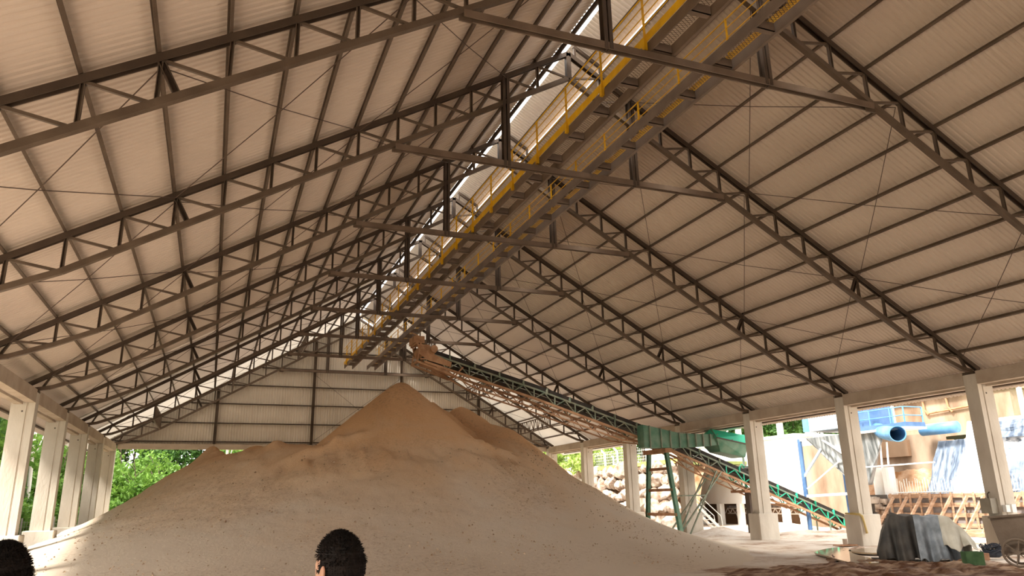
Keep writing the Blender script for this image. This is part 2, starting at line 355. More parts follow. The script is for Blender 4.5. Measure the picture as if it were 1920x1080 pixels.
for k in range(2, 8):
    pos = {7: 'at the far left corner of the shed', 6: 'second from the far corner', 5: 'third from the far corner', 4: 'fourth from the far corner, its socket half buried', 3: 'widest one by the left picture edge', 2: 'nearest on that side'}[k]
    column(-1, k, 'pale precast concrete column on the left side, '+pos)
for s in (1, -1):
    for k in range(-1 if s > 0 else 1, 7):
        y0 = k*BAY; y1 = y0+BAY; lab = 'concrete eaves beam on the %s side, %s bay from the far gable' % (side_name(s), ORD[7-k])
        mb = MB(); mb.box((s*15.2-.16, y0+.245, 5.50), (s*15.2+.16, y1-.245, 5.95)); mb.box((s*15.5-.14, y0+.30, 5.42), (s*15.5+.10, y1-.30, 5.50))
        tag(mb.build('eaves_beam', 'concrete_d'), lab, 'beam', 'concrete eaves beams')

# ---- far gable wall
def gable():
    pitch = .175; ys, hs = corrugated(-15.9, 15.7, pitch, .05); mb = MB(); n = len(ys)
    vs = [(x, 42.34-h, 5.86) for x, h in zip(ys, hs)]+[(x, 42.34-h, zt(x)+.2) for x, h in zip(ys, hs)]
    mb.add(vs, [(i, i+1, n+i+1, n+i) for i in range(n-1)])
    tag(mb.build('wall_back', 'gsheet'), 'grey white corrugated sheeting of the far gable wall', kind='structure')
    for i, z in enumerate((6.16, 7.40, 8.72, 10.02, 11.30, 12.6)):
        xe = min(15.2, (ZR-z)/TN-.15)
        tag(MB().prism((-xe, 42.22, z), (xe, 42.22, z), Cs(.07, .11, .012), (0, -1, 0)).build('wall_girt', 'steel_d'), 'horizontal steel girt on the far gable wall, %s up from its bottom beam' % ORD[i+1], 'girt', 'girts of the gable wall')
    for i, x in enumerate((-9.26, -2.95, 3.35, 9.45)):
        mb = MB(); mb.prism((x, 42.16, 6.0), (x, 42.16, zt(x)-.1), U(.2, .14, .03), (0, 1, 0))
        tag(mb.build('gable_post', 'steel'), 'upright steel post on the far gable wall, %s from the left' % ORD[i+1], 'post', 'steel posts of the gable wall')
        mb = MB(); mb.box((x-.22, 41.95, -.1), (x+.22, 42.45, 5.66))
        tag(mb.build('gable_column', 'concrete'), 'concrete column under the gable beam, %s from the left, mostly hidden by the heap' % ORD[i+1], 'column', 'concrete columns under the gable beam')
    xs = (-15.0, -9.26, -2.95, 3.35, 9.45, 15.0)
    for i in range(5):
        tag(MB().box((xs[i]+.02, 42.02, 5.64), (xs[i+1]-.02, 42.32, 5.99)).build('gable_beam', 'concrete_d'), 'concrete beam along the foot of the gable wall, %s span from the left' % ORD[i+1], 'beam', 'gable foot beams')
    t = thing('cross_bracing', 'thin crossed rods behind the heap on the middle of the gable wall', 'tie rods', (0, 42.1, 8))
    for a, b in (((-2.9, 6.2), (3.3, 10.9)), ((-2.9, 10.9), (3.3, 6.2))): MB().tube([(a[0], 42.1, a[1]), (b[0], 42.1, b[1])], .012, 5).build('rod', 'rod', t)
gable()

# ---- walkways under the ridge
def walkway(x0, x1, outer, label, ya=-7.0, yb=41.0):
    z = 11.26; t = thing('walkway', label, 'walkway', ((x0+x1)/2, 0, z), 'service walkways under the ridge')
    for x, sg in ((x0, 1), (x1, 1)):
        wf = .03 if x == x0 else .075
        MB().prism((x+wf/2, ya, z+.14), (x+wf/2, yb, z+.14), Cs(wf, .27, .012, 1), (0, 0, 1)).build('side_channel', 'steel_g', t)
    y = -6.0+.2
    while y < yb-.3:
        mb = MB(); mb.box((x0+.03, y, z+.03), (x1-.03, y+.02, z+.24)); mb.box((x0+.03, y, z+.03), (x1-.03, y+.14, z+.045)); mb.build('cross_channel', 'steel_g', t); y += 1.42
    # expanded metal floor: diamond mesh of real bars
    mb = MB(); p = .085; w = x1-x0-.1; zz = z+.25; n = int((yb-ya)/p)
    nx = 6; dx = w/nx
    vs = []; fs = []
    def strip(xa, y0_, xb, y1_):
        d = math.hypot(xb-xa, y1_-y0_); nxn, nyn = -(y1_-y0_)/d*.007, (xb-xa)/d*.007; k = len(vs)
        vs.extend([(xa-nxn, y0_-nyn, zz), (xa+nxn, y0_+nyn, zz), (xb+nxn, y1_+nyn, zz), (xb-nxn, y1_-nyn, zz)]); fs.append((k, k+1, k+2, k+3))
    for i in range(n):
        yy = ya+i*p
        for c in range(nx):
            xa = x0+.05+c*dx; xb = xa+dx
            if (c % 2) == 0: strip(xa, yy, xb, yy+p/2); strip(xa, yy, xb, yy-p/2)
            else: strip(xa, yy+p/2, xb, yy); strip(xa, yy-p/2, xb, yy)
    mb.add(vs, fs).build('mesh_floor', 'steel_g', t)
    xo = x0-.02 if outer < 0 else x1+.02
    MB().box((min(xo, xo+outer*.012), ya, z+.27), (max(xo, xo+outer*.012), yb, z+.47)).build('toe_board', 'yellow', t)
    for h in (.68, .93, 1.18, 1.42):
        MB().tube([(xo+outer*.03, ya, z+h), (xo+outer*.03, yb, z+h)], .019 if h > 1.4 else .013, 6).build('hand_rail', 'yellow', t)
    y = -5.9
    while y < yb:
        mb = MB(); mb.prism((xo+outer*.03, y, z+.08), (xo+outer*.03, y, z+1.44), [(-.03, -.03), (.03, -.03), (.03, -.018), (-.018, -.018), (-.018, .03), (-.03, .03)], (0, 1, 0))
        mb.box((xo+outer*.03-.04, y-.05, z+.08), (xo+outer*.03+.04, y+.05, z+.34)); mb.build('rail_post', 'yellow', t); y += 1.985
    return t
walkway(-1.08, -.53, -1, 'steel walkway left of the ridge line, yellow railing and kickboard on its left side')
walkway(.53, 1.08, 1, 'long steel walkway right of the ridge line with yellow railing on its far side')
# ------------------------------------------------------------------ heap of ground material
PC = np.array([ # x, y, z  control points of the heap surface
 (-11.41,27,3.08),(-10.52,26,3.63),(-9.65,25,4.05),(-9.34,27,4.42),(-8.61,26,4.07),(-8.23,24,4.35),(-6.69,22,4.61),(-5.89,21,4.38),(-4.85,20.5,4.46),(-3.91,19.5,4.57),
 (-3.08,19.2,4.58),(-1.78,19,4.55),(-.33,19.2,4.56),(1.88,20,4.61),(5.41,25,5.70),(3.96,26,6.1),(5.97,23.5,4.59),(7,22,3.2),(8.2,21,2.42),(9.02,19,1.36),(9.7,15.5,.45),(9.4,12,.0),
 (-14.9,20,.72),(-14.9,24,.82),(-14.9,30,.85),(-14.9,36,1.1),(-14.9,42,1.35),(-13.2,24,1.35),(-13.2,30,1.7),(-13,36,1.9),(-13.5,17,.75),
 (-8,19,2.75),(-5,17,2.95),(-1.5,16,3.05),(2.5,17,3.0),(5.5,18.5,2.5),(-9,16,1.6),(-5,13.5,1.45),(-1,12.5,1.35),(3,13.5,1.2),(6,15,1.1),
 (-11,13,.65),(-7,10.5,.42),(-2,9.2,.30),(3,10,.25),(6.5,12,.3),(-12,9,.12),(-6,6.5,.02),(0,5.5,-.02),(5,7,-.03),(8,9.5,-.03),(-14.5,14,.35),(-14,8,.0),(-10,4,-.1),(0,2,-.2),(9,4,-.2),(-15,3,-.1),
 (11,13,-.1),(12,17,-.08),(12.2,21,-.02),(13,25,-.02),(14,30,.0),(14.5,38,.1),(14.5,45,.1),(10.5,27,1.2),(11,34,1.1),(10,42,1.0),
 (-4,22.3,4.15),(-1.5,23.5,4.3),(1,23,4.5),(-6,24,4.15),(-1.3,21,4.4),(-7.5,26.5,3.9),(-5,27,3.9),(-6,31,3.8),(0,31,4.4),(5,30,4.4),(-6,37,3.2),(0,38,3.4),(5,37,3.0),(-9,42,1.8),(0,44,1.8),(8,36,2.6),(8,29,3.0)])
def rbf(X, Y):
    n = len(PC); P = PC[:, :2]; d = np.sqrt(((P[:, None]-P[None])**2).sum(2)); phi = lambda r: r
    A = np.zeros((n+3, n+3)); A[:n, :n] = phi(d)-np.eye(n)*.02; A[:n, n] = 1; A[:n, n+1:] = P; A[n, :n] = 1; A[n+1:, :n] = P.T
    w = np.linalg.solve(A, np.concatenate([PC[:, 2], np.zeros(3)]))
    out = w[n]+w[n+1]*X+w[n+2]*Y
    for i in range(n): out = out+w[i]*phi(np.sqrt((X-P[i, 0])**2+(Y-P[i, 1])**2+.15))
    return out
def smax(a, b, k): return .5*(a+b+np.sqrt((a-b)**2+k*k))
def heap_h(X, Y):
    B = rbf(X, Y)
    rough = np.clip(B/3, .12, 1)
    B = B+rough*(.30*fbm(X*.45+3, Y*.45, 4)+.16*fbm(X*1.7, Y*1.7+9, 4))
    yr = 19.35+.10*(X+1.5)**2*.12+.5*fbm(X*.6, X*0+2, 3)
    w = np.clip((X+7.6)/1.5, 0, 1)*np.clip((4.2-X)/1.5, 0, 1)
    B = B-.06*np.clip((X+9)/2, 0, 1)*np.clip((3-X)/3, 0, 1)*np.clip((Y-15)/4, 0, 1)
    B = B+w*(.20+.30*fbm(X*1.6, X*0+7, 4))*np.exp(-((Y-yr)/.28)**2)-w*.10*np.exp(-((Y-yr+.8)/.5)**2)+w*.5*fbm(X*2.4, Y*.45, 5)*np.exp(-((Y-yr+1.0)/1.5)**2)
    # slump lobes along the edge of the shelf
    B = B+.55*np.exp(-(((X+9.3)/.55)**2+((Y-26.5)/.9)**2))
    for bx, by, bh, br in ((-6.75, 21.9, .30, .45), (-5.9, 21.6, .14, .4), (-7.6, 23.2, .22, .5), (-4.3, 19.9, .22, .5), (-3.0, 19.3, .16, .6), (-8.9, 25.6, .25, .35)): B = B+bh*np.exp(-(((X-bx)**2+(Y-by)**2)/br**2))*(1+.8*fbm(X*4, Y*4, 3))
    th = np.arctan2(Y-22, X+1.32); r = np.hypot(X+1.32, Y-22)
    C = 7.68-.86*np.sqrt(r*r+.12)+.05*fbm(th*4, r*.7+5, 4)
    H = smax(B, C, .05)
    # older ridge behind, to the right of the fresh cone
    for (x, y, z, sl) in ((.95, 25.3, 7.30, .85), (3.3, 27.2, 7.18, .75), (4.6, 25.9, 6.15, .8), (5.7, 25.1, 5.55, .85)):
        r = np.hypot(X-x, Y-y); H = smax(H, z-sl*np.sqrt(r*r+.08)+.45*fbm(X*.9+x, Y*.9, 4), .10)
    return H
def heap():
    gx = np.arange(-15.0, 15.1, .11); gy = np.arange(2.0, 45.6, .12); X, Y = np.meshgrid(gx, gy); H = heap_h(X, Y)
    H = H+np.clip(H/2, 0, 1)*(.05*fbm(X*5, Y*5, 4)+.035*fbm((X*.8+Y*.3)*6, (Y-X*.2)*2.2, 3))
    edge = np.clip((15.0-np.abs(X))/1.0, 0, 1)
    H = np.where(H < -.12, -.25, H)
    m = bpy.data.materials.new('heap_sand'); m.use_nodes = True; t = m.node_tree; b = t.nodes['Principled BSDF']; b.inputs['Roughness'].default_value = .95
    if 'Specular IOR Level' in b.inputs: b.inputs['Specular IOR Level'].default_value = .1
    L = t.links.new; N = t.nodes.new
    co = N('ShaderNodeTexCoord'); sx = N('ShaderNodeSeparateXYZ'); L(co.outputs['Object'], sx.inputs[0])
    n = N('ShaderNodeTexNoise'); n.inputs['Scale'].default_value = .42; n.inputs['Detail'].default_value = 8; n.inputs['Roughness'].default_value = .62; n.inputs['Distortion'].default_value = .4
    mp = N('ShaderNodeMapping'); mp.inputs['Scale'].default_value = (1, .7, 1.5); mp.inputs['Rotation'].default_value = (0, 0, .5); L(co.outputs['Object'], mp.inputs['Vector']); L(mp.outputs[0], n.inputs['Vector'])
    # moist fresh material sits high, dry crushed rock lies low
    mz = N('ShaderNodeMapRange'); mz.inputs['From Min'].default_value = .3; mz.inputs['From Max'].default_value = 5.2; L(sx.outputs['Z'], mz.inputs['Value'])
    ad = N('ShaderNodeMath'); ad.operation = 'MULTIPLY_ADD'; ad.inputs[1].default_value = .85; L(n.outputs['Fac'], ad.inputs[0]); L(mz.outputs[0], ad.inputs[2])
    r = N('ShaderNodeValToRGB'); e = r.color_ramp.elements; e[0].position = .40; e[0].color = (.68, .575, .455, 1); e[1].position = 1.0; e[1].color = (.71, .44, .24, 1)
    k = e.new(.72); k.color = (.70, .52, .35, 1)
    sc = N('ShaderNodeMath'); sc.operation = 'MULTIPLY'; sc.inputs[1].default_value = .72; L(ad.outputs[0], sc.inputs[0]); L(sc.outputs[0], r.inputs['Fac'])
    # coarse brown stony patches
    n3 = N('ShaderNodeTexNoise'); n3.inputs['Scale'].default_value = 7; n3.inputs['Detail'].default_value = 6; n3.inputs['Roughness'].default_value = .8
    n4 = N('ShaderNodeTexNoise'); n4.inputs['Scale'].default_value = .22; n4.inputs['Detail'].default_value = 5; L(co.outputs['Object'], n3.inputs['Vector']); L(mp.outputs[0], n4.inputs['Vector'])
    r3 = N('ShaderNodeValToRGB'); r3.color_ramp.elements[0].position = .50; r3.color_ramp.elements[1].position = .66; L(n3.outputs['Fac'], r3.inputs['Fac'])
    r4 = N('ShaderNodeValToRGB'); r4.color_ramp.elements[0].position = .47; r4.color_ramp.elements[1].position = .58; L(n4.outputs['Fac'], r4.inputs['Fac'])
    mu = N('ShaderNodeMath'); mu.operation = 'MULTIPLY'; L(r3.outputs['Color'], mu.inputs[0]); L(r4.outputs['Color'], mu.inputs[1])
    mu2 = N('ShaderNodeMath'); mu2.operation = 'MULTIPLY'; mu2.inputs[1].default_value = .6; L(mu.outputs[0], mu2.inputs[0])
    mx = N('ShaderNodeMixRGB'); mx.inputs['Color2'].default_value = (.30, .18, .11, 1); L(mu2.outputs[0], mx.inputs['Fac']); L(r.outputs['Color'], mx.inputs['Color1']); L(mx.outputs[0], b.inputs['Base Color'])
    n5 = N('ShaderNodeTexNoise'); n5.inputs['Scale'].default_value = 11; n5.inputs['Detail'].default_value = 9; n5.inputs['Roughness'].default_value = .75; L(co.outputs['Object'], n5.inputs['Vector'])
    bp = N('ShaderNodeBump'); bp.inputs['Strength'].default_value = .75; bp.inputs['Distance'].default_value = .05; L(n5.outputs['Fac'], bp.inputs['Height']); L(bp.outputs['Normal'], b.inputs['Normal'])
    tag(grid_mesh('sand_heap', X, Y, H, m), 'huge heap of tan crushed mineral with a fresh pointed cone on top', 'heap')
    # loose clods on the slope
    mb = MB(); rn = random.Random(5); c = 0
    while c < 2600:
        x = rn.uniform(-14, 9); y = rn.uniform(8, 23); 
        if rn.random() > .15+1.2*max(0, float(fbm(np.array(x*.35+3), np.array(y*.3), 3))+.12)*2: continue
        if math.hypot(x+1.3, y-22) < 4: continue
        z = float(heap_h(np.array(x), np.array(y)))
        if z < .05: continue
        r = rn.choice((.012, .015, .018, .022, .03, .042))*rn.uniform(.7, 1.3); a = rn.uniform(0, 6)
        vs = [(x+r*math.cos(a+i*2.09)*rn.uniform(.7, 1.2), y+r*math.sin(a+i*2.09)*rn.uniform(.7, 1.2), z-r*.2) for i in range(3)]+[(x+r*.5*math.cos(a+1+i*2.09), y+r*.5*math.sin(a+1+i*2.09), z+r*.9) for i in range(3)]
        mb.add(vs, [(0, 1, 4, 3), (1, 2, 5, 4), (2, 0, 3, 5), (3, 4, 5)]); c += 1
    tag(mb.build('clods', 'clod'), 'loose brown clods scattered over the front of the heap', 'clods', kind='stuff')
heap()

# ------------------------------------------------------------------ inclined conveyor
CY = 22.0
def conveyor():
    t = thing('belt_conveyor', 'long inclined green lattice belt conveyor rising from the yard to above the heap', 'conveyor', (12.5, CY, 0))
    pts = [Vector((-.35, CY, 8.94)), Vector((5.4, CY, 7.34)), Vector((12.5, CY, 5.10)), Vector((24.4, CY, .60))]     # belt line
    hw = .42; T = .10
    off = lambda p, y, z: (p.x, CY+y, p.z+z)
    mb = MB(); b2 = MB()
    for a, b in zip(pts[:-1], pts[1:]):
        mb.bar(off(a, 0, .03), off(b, 0, .03), .84, .19); b2.bar(off(a, 0, -.34), off(b, 0, -.34), .7, .02)
    mb.build('carrying_belt', 'belt', t); b2.build('return_belt', 'belt', t)
    for y in (-hw-.04, hw+.04):
        mb = MB(); m2 = MB()
        for i, (a, b) in enumerate(zip(pts[:-1], pts[1:])):
            mb.bar(off(a, y, -.12), off(b, y, -.12), .06, .08); m2.bar(off(a, y, -.60), off(b, y, -.60), .08, .11)
        mb.build('upper_chord', 'green_g' , t); m2.build('lower_chord', 'dust', t)
    # lattice, idlers
    def along(d):
        for a, b in zip(pts[:-1], pts[1:]):
            l = (b-a).length
            if d <= l: return a+(b-a)*(d/l)
            d -= l
        return pts[-1]
    tot = sum((b-a).length for a, b in zip(pts[:-1], pts[1:])); n = int(tot/.58)
    mg = 'green_g'
    for y in (-hw-.04, hw+.04):
        for i in range(n):
            a = along(i*tot/n); b = along((i+1)*tot/n); mat = 'green_b' if i > n*.66 else 'green_g'
            mb = MB(); 
            if i % 2: mb.bar(off(a, y, -.14), off(b, y, -.6), .045)
            else: mb.bar(off(a, y, -.6), off(b, y, -.14), .045)
            if i % 2 == 0: mb.bar(off(a, y, -.14), off(a, y, -.6), .05)
            mb.build('lattice_bar', mat, t)
    ni = int(tot/1.25)
    for i in range(1, ni):
        a = along(i*tot/ni); mb = MB(); mat = 'green_b' if i > ni*.66 else 'green_g'
        mb.bar(off(a, -.5, -.1), off(a, .5, -.1), .05); mb.bar(off(a, -.5, -.18), off(a, -.5, .12), .06); mb.bar(off(a, .5, -.18), off(a, .5, .12), .06)
        mb.tube([off(a, -.45, .02), off(a, -.2, -.07)], .05, 8); mb.tube([off(a, -.2, -.07), off(a, .2, -.07)], .05, 8); mb.tube([off(a, .45, .02), off(a, .2, -.07)], .05, 8)
        mb.build('idler_bracket', mat, t)
    # stiffening truss hung under the span
    def low(x):
        a = along((x-pts[0].x)/(pts[3].x-pts[0].x)*tot); d = -.68-.40*min(1, max(0, (a.x-.6)/1.6))*min(1, max(0, (11.6-a.x)/1.6)) if a.x < 12 else -.68-.3*min(1, max(0, (a.x-13)/1.5))*min(1, max(0, (20.5-a.x)/1.5))
        return a, d
    for y in (-.46, .46):
        mb = MB(); prev = None; m2 = MB()
        xs = [pts[0].x+.6+i*.5 for i in range(42)]
        for i, x in enumerate(xs):
            a, d = low(x); p = off(a, y, d); q = off(a, y, -.64)
            if prev: 
                mb.bar(prev[0], p, .06, .07)
                m2.bar(prev[0] if i % 2 else prev[1], q if i % 2 else p, .035)
            prev = (p, q)
        mb.build('underslung_chord', 'dust' , t); m2.build('underslung_bracing', 'rust', t)
    # head end: pulley, chute plates, scraper frame
    h = pts[0]
    MB().tube([off(h, -.48, -.05), off(h, .48, -.05)], .26, 20).build('head_pulley', 'dust', t)
    for y in (-.5, .5):
        mb = MB(); prof = [(-.35, .22), (.25, .20), (.5, -.25), (1.35, -.58), (1.3, -.82), (.2, -.55), (-.25, -.25)]
        k = len(prof); vs = [(h.x+a, CY+y-.015, h.z+b) for a, b in prof]+[(h.x+a, CY+y+.015, h.z+b) for a, b in prof]
        mb.add(vs, [(i, (i+1) % k, k+(i+1) % k, k+i) for i in range(k)]+[tuple(range(k)), tuple(range(2*k-1, k-1, -1))])
        mb.build('head_side_plate', 'dust', t)
    mb = MB()
    for y in (-.52, .52): mb.bar((h.x-.35, CY+y, h.z-.62), (h.x-.18, CY+y, h.z+.28), .07); mb.bar((h.x-.35, CY+y, h.z-.62), (h.x+1.5, CY+y, h.z-1.25), .09); mb.bar((h.x+1.5, CY+y, h.z-1.25), (h.x+1.9, CY+y, h.z-.8), .07); mb.bar((h.x-.2, CY+y, h.z-.5), (h.x+.5, CY+y, h.z-.45), .07)
    mb.bar((h.x-.35, CY-.55, h.z-.62), (h.x-.35, CY+.55, h.z-.62), .08); mb.bar((h.x+1.5, CY-.55, h.z-1.25), (h.x+1.5, CY+.55, h.z-1.25), .08)
    mb.build('head_frame', 'dust', t)
    mb = MB(); mb.box((h.x-.5, CY-.45, h.z+.28), (h.x+.02, CY+.5, h.z+.62)); mb.bar((h.x-.25, CY-.4, h.z+.62), (h.x-.6, CY-.2, h.z+.82), .05); mb.box((h.x-.42, CY-.55, h.z+.20), (h.x-.30, CY+.55, h.z+.30))
    mb.build('head_hood', 'dust', t)
    MB().tube([(h.x+.38, CY-.56, h.z-.05), (h.x+.38, CY-.9, h.z-.05)], [.19, .17], 16).build('drive_motor', 'dust', t)
    # tail
    f = pts[3]; MB().tube([off(f, -.5, -.12), off(f, .5, -.12)], .2, 16).build('tail_pulley', 'belt', t)
    mb = MB()
    for y in (-.5, .5): mb.bar(off(f, y, -.1), (f.x+.1, CY+y, -.02), .07); mb.bar((f.x-1.6, CY+y, 0.), (f.x-1.6, CY+y, f.z+.1), .06)
    mb.build('tail_stand', 'green_g', t)
    # weighing / take-up frame with motor next to the column
    a = along(19.3); mb = MB()
    for y in (-.62, .62): mb.tube([off(a, y, -.75), off(a, y, .55), off(a+Vector((.12, 0, 0)), y, .66), off(a+Vector((.26, 0, 0)), y, .55), off(a+Vector((.26, 0, 0)), y, -.75)], .035, 8)
    mb.bar(off(a, -.62, .5), off(a, .62, .5), .06)
    mb.build('take_up_frame', 'green_b', t)
    MB().tube([off(a, -.35, .3), off(a, .1, .3)], .2, 14).build('take_up_motor', 'steel_d', t)
    # trestle (A frame) that carries it
    q = thing('conveyor_trestle', 'tall green and rust A-frame trestle standing under the conveyor on the heap edge', 'trestle', (12.4, CY, 0))
    for y0, y1, m in ((20.55, 21.25, 'green'), (23.75, 22.9, 'green')):
        mb = MB(); mb.prism((12.5, y0, -.1), (12.4, y1, 4.30), U(.22, .18, .02), (1, 0, 0), m); mb.build('leg', 'green', q)
    yl = lambda z: (20.55+(z/4.3)*.7, 23.75-(z/4.3)*.85)
    for z in (1.15, 2.35, 3.4): a_, b_ = yl(z); MB().bar((12.46, a_, z), (12.46, b_, z), .1, .14).build('rung', 'rust', q)
    MB().box((12.2, 21.0, 4.18), (12.6, 23.15, 4.40)).build('cap_beam', 'rust', q)
    # second light support further out
    q = thing('conveyor_prop', 'thin crossed grey green props holding the conveyor just behind the column', 'prop', (14.6, CY, 0))
    for y in (21.5, 22.5):
        MB().bar((12.9, y, .05), (15.9, y, 3.25), .07).build('diagonal_bar', 'green_g', q); MB().bar((15.6, y, 3.3), (13.6, y, .1), .06).build('diagonal_bar', 'green_g', q)
        MB().bar((13.6, y, .1), (12.9, y, .05), .06).build('foot_bar', 'green_g', q); MB().bar((13.3, y, 2.05), (14.85, y, 2.05), .06).build('tie_bar', 'green_g', q)
    q = thing('conveyor_support', 'dark blue post with rusty head plate under the lower conveyor, left of a column', 'post', (17.9, CY, 0))
    MB().box((17.72, 21.75, 0), (18.0, 22.1, 2.15)).build('post', 'steel_d', q); MB().box((17.2, 21.4, 2.15), (18.5, 22.6, 2.28)).build('head_plate', 'rust', q)
conveyor()

# green feeder chute and hopper
def chute():
    t = thing('feeder_chute', 'green ribbed feeder trough running out from the conveyor to a bright green hopper', 'chute', (14, 21.4, 4.6))
    y0, y1 = 20.95, 21.5
    mb = MB(); pr = [(10.95, 5.55, 4.42), (11.25, 5.50, 4.40), (13.2, 5.14, 4.42), (14.9, 5.13, 4.52), (15.9, 5.12, 4.62)]
    for (xa, ta, ba), (xb, tb, bb) in zip(pr[:-1], pr[1:]):
        for y in (y0, y1): mb.add([(xa, y, ba), (xb, y, bb), (xb, y, tb), (xa, y, ta), (xa, y+.02, ba), (xb, y+.02, bb), (xb, y+.02, tb), (xa, y+.02, ta)], [(0, 1, 2, 3), (7, 6, 5, 4), (0, 4, 5, 1), (3, 2, 6, 7)])
        mb.add([(xa, y0, ba), (xb, y0, bb), (xb, y1, bb), (xa, y1, ba)], [(0, 1, 2, 3), ])
    mb.box((10.93, y0, 4.42), (10.97, y1+.02, 5.55)); mb.build('trough', 'green', t)
    fl = lambda x, i: np.interp(x, [p[0] for p in pr], [p[i] for p in pr])
    for x in (11.3, 11.95, 12.5, 13.05, 13.55, 14.05, 14.5, 14.95, 15.4):
        MB().box((x-.025, y0-.09, fl(x, 2)), (x+.025, y0, fl(x, 1)+.02)).build('rib', 'green_g', t)
    MB().box((10.95, y0-.1, 5.14), (17.2, y0+.0, 5.18)).build('rim', 'rust', t) if False else None
    # hopper box, slanted hood
    mb = MB(); x0, x1 = 15.75, 17.2; ya, yb = 20.75, 22.4
    mb.add([(x0-.5, ya, 4.95), (x1, ya, 4.62), (x1, yb, 4.62), (x0-.5, yb, 4.95), (x0-.5, ya+.45, 5.42), (x1+.0, ya+.1, 5.10), (x1, yb-.1, 5.16), (x0+.2, yb-.1, 5.60)], [(0, 1, 5, 4), (1, 2, 6, 5), (2, 3, 7, 6), (3, 0, 4, 7), (4, 5, 6, 7)]); mb.build('hopper_hood', 'green_b', t)
    mb = MB(); mb.add([(x0-.5, ya, 4.93), (x1, ya, 4.60), (x1, yb, 4.60), (x0-.5, yb, 4.93), (x0-.1, ya+.35, 4.25), (x1-.1, ya+.2, 3.95), (x1-.1, yb-.3, 3.95), (x0-.1, yb-.35, 4.25)], [(0, 1, 5, 4), (1, 2, 6, 5), (2, 3, 7, 6), (3, 0, 4, 7), (7, 6, 5, 4)]); mb.build('hopper_bin', 'green', t)
    for f in (.0, .5, .98):
        a = Vector((x0-.5, ya-.01, 4.94)).lerp(Vector((x1, ya-.01, 4.61)), f); b = Vector((x0-.5, ya+.45, 5.42)).lerp(Vector((x1, ya+.1, 5.12)), f)
        MB().bar(a, b, .05).build('stiffener', 'green', t)
    MB().bar((x0-.5, ya-.02, 4.94), (x1, ya-.02, 4.61), .06).build('flange', 'steel_d', t)
    MB().bar((17.1, 22.0, 4.3), (18.5, 22.9, 4.3), .12).build('bracket_arm', 'green_g', t)
    # legs to carry it
    MB().bar((18.5, 22.9, 0), (18.5, 22.9, 4.4), .1).build('leg', 'green_g', t)
chute()

# ------------------------------------------------------------------ forest
def leaf_mesh(name, blobs, n, size, mat, rn, squash=1.):
    r = np.random.default_rng(rn); vs = []; 
    w = np.array([b[3]**2 for b in blobs]); w = w/w.sum(); ch = r.choice(len(blobs), n, p=w)
    B = np.array(blobs)[ch]; d = r.normal(size=(n, 3)); d /= np.linalg.norm(d, axis=1)[:, None]
    rad = B[:, 3]*(.55+.45*r.random(n)**.5); c = B[:, :3]+d*rad[:, None]*np.array([1, 1, squash])
    a = r.normal(size=(n, 3)); a /= np.linalg.norm(a, axis=1)[:, None]; b = np.cross(a, d+r.normal(size=(n, 3))*.4); b /= np.linalg.norm(b, axis=1)[:, None]
    s = size*(.5+r.random(n))[:, None]
    V = np.stack([c-a*s, c-b*s*.55, c+a*s, c+b*s*.55], 1).reshape(-1, 3)
    F = np.arange(4*n).reshape(n, 4)
    me = bpy.data.meshes.new(name); me.from_pydata(V.tolist(), [], F.tolist()); me.materials.append(MT[mat]); return me
def make_tree(name, label, group, h, mat, barkm, blobs, n, size, seed, tr=.12, lean=.2, cat='tree'):
    t = thing(name, label, cat, (0, 0, -60), group); rn = random.Random(seed)
    mb = MB(); k = 7; pts = [(lean*math.sin(i*1.1)*i/k, lean*math.cos(i*.8+seed)*i/k, -.6+(h+.6)*i/k) for i in range(k+1)]
    mb.tube(pts, [tr*(1-.75*i/k) for i in range(k+1)], 7)
    for i in range(7):
        z = h*rn.uniform(.35, .9); a = rn.uniform(0, 6.3); L = h*rn.uniform(.10, .2)
        mb.tube([(0, 0, z), (math.cos(a)*L*.6, math.sin(a)*L*.6, z+L*.5), (math.cos(a)*L, math.sin(a)*L, z+L*1.1)], [tr*.4, tr*.25, tr*.1], 5)
    tr_o = mb.build('trunk', barkm); tr_o.parent = t
    f = bpy.data.objects.new('foliage', leaf_mesh('foliage', blobs, n, size, mat, seed)); COL.objects.link(f); f.parent = t
    return t
def blobset(rn, n, r, z0, z1, br0, br1):
    out = []
    for i in range(n):
        a = rn.uniform(0, 6.3); q = r*math.sqrt(rn.random()); z = rn.uniform(z0, z1); out.append((q*math.cos(a), q*math.sin(a), z, rn.uniform(br0, br1)))
    return out
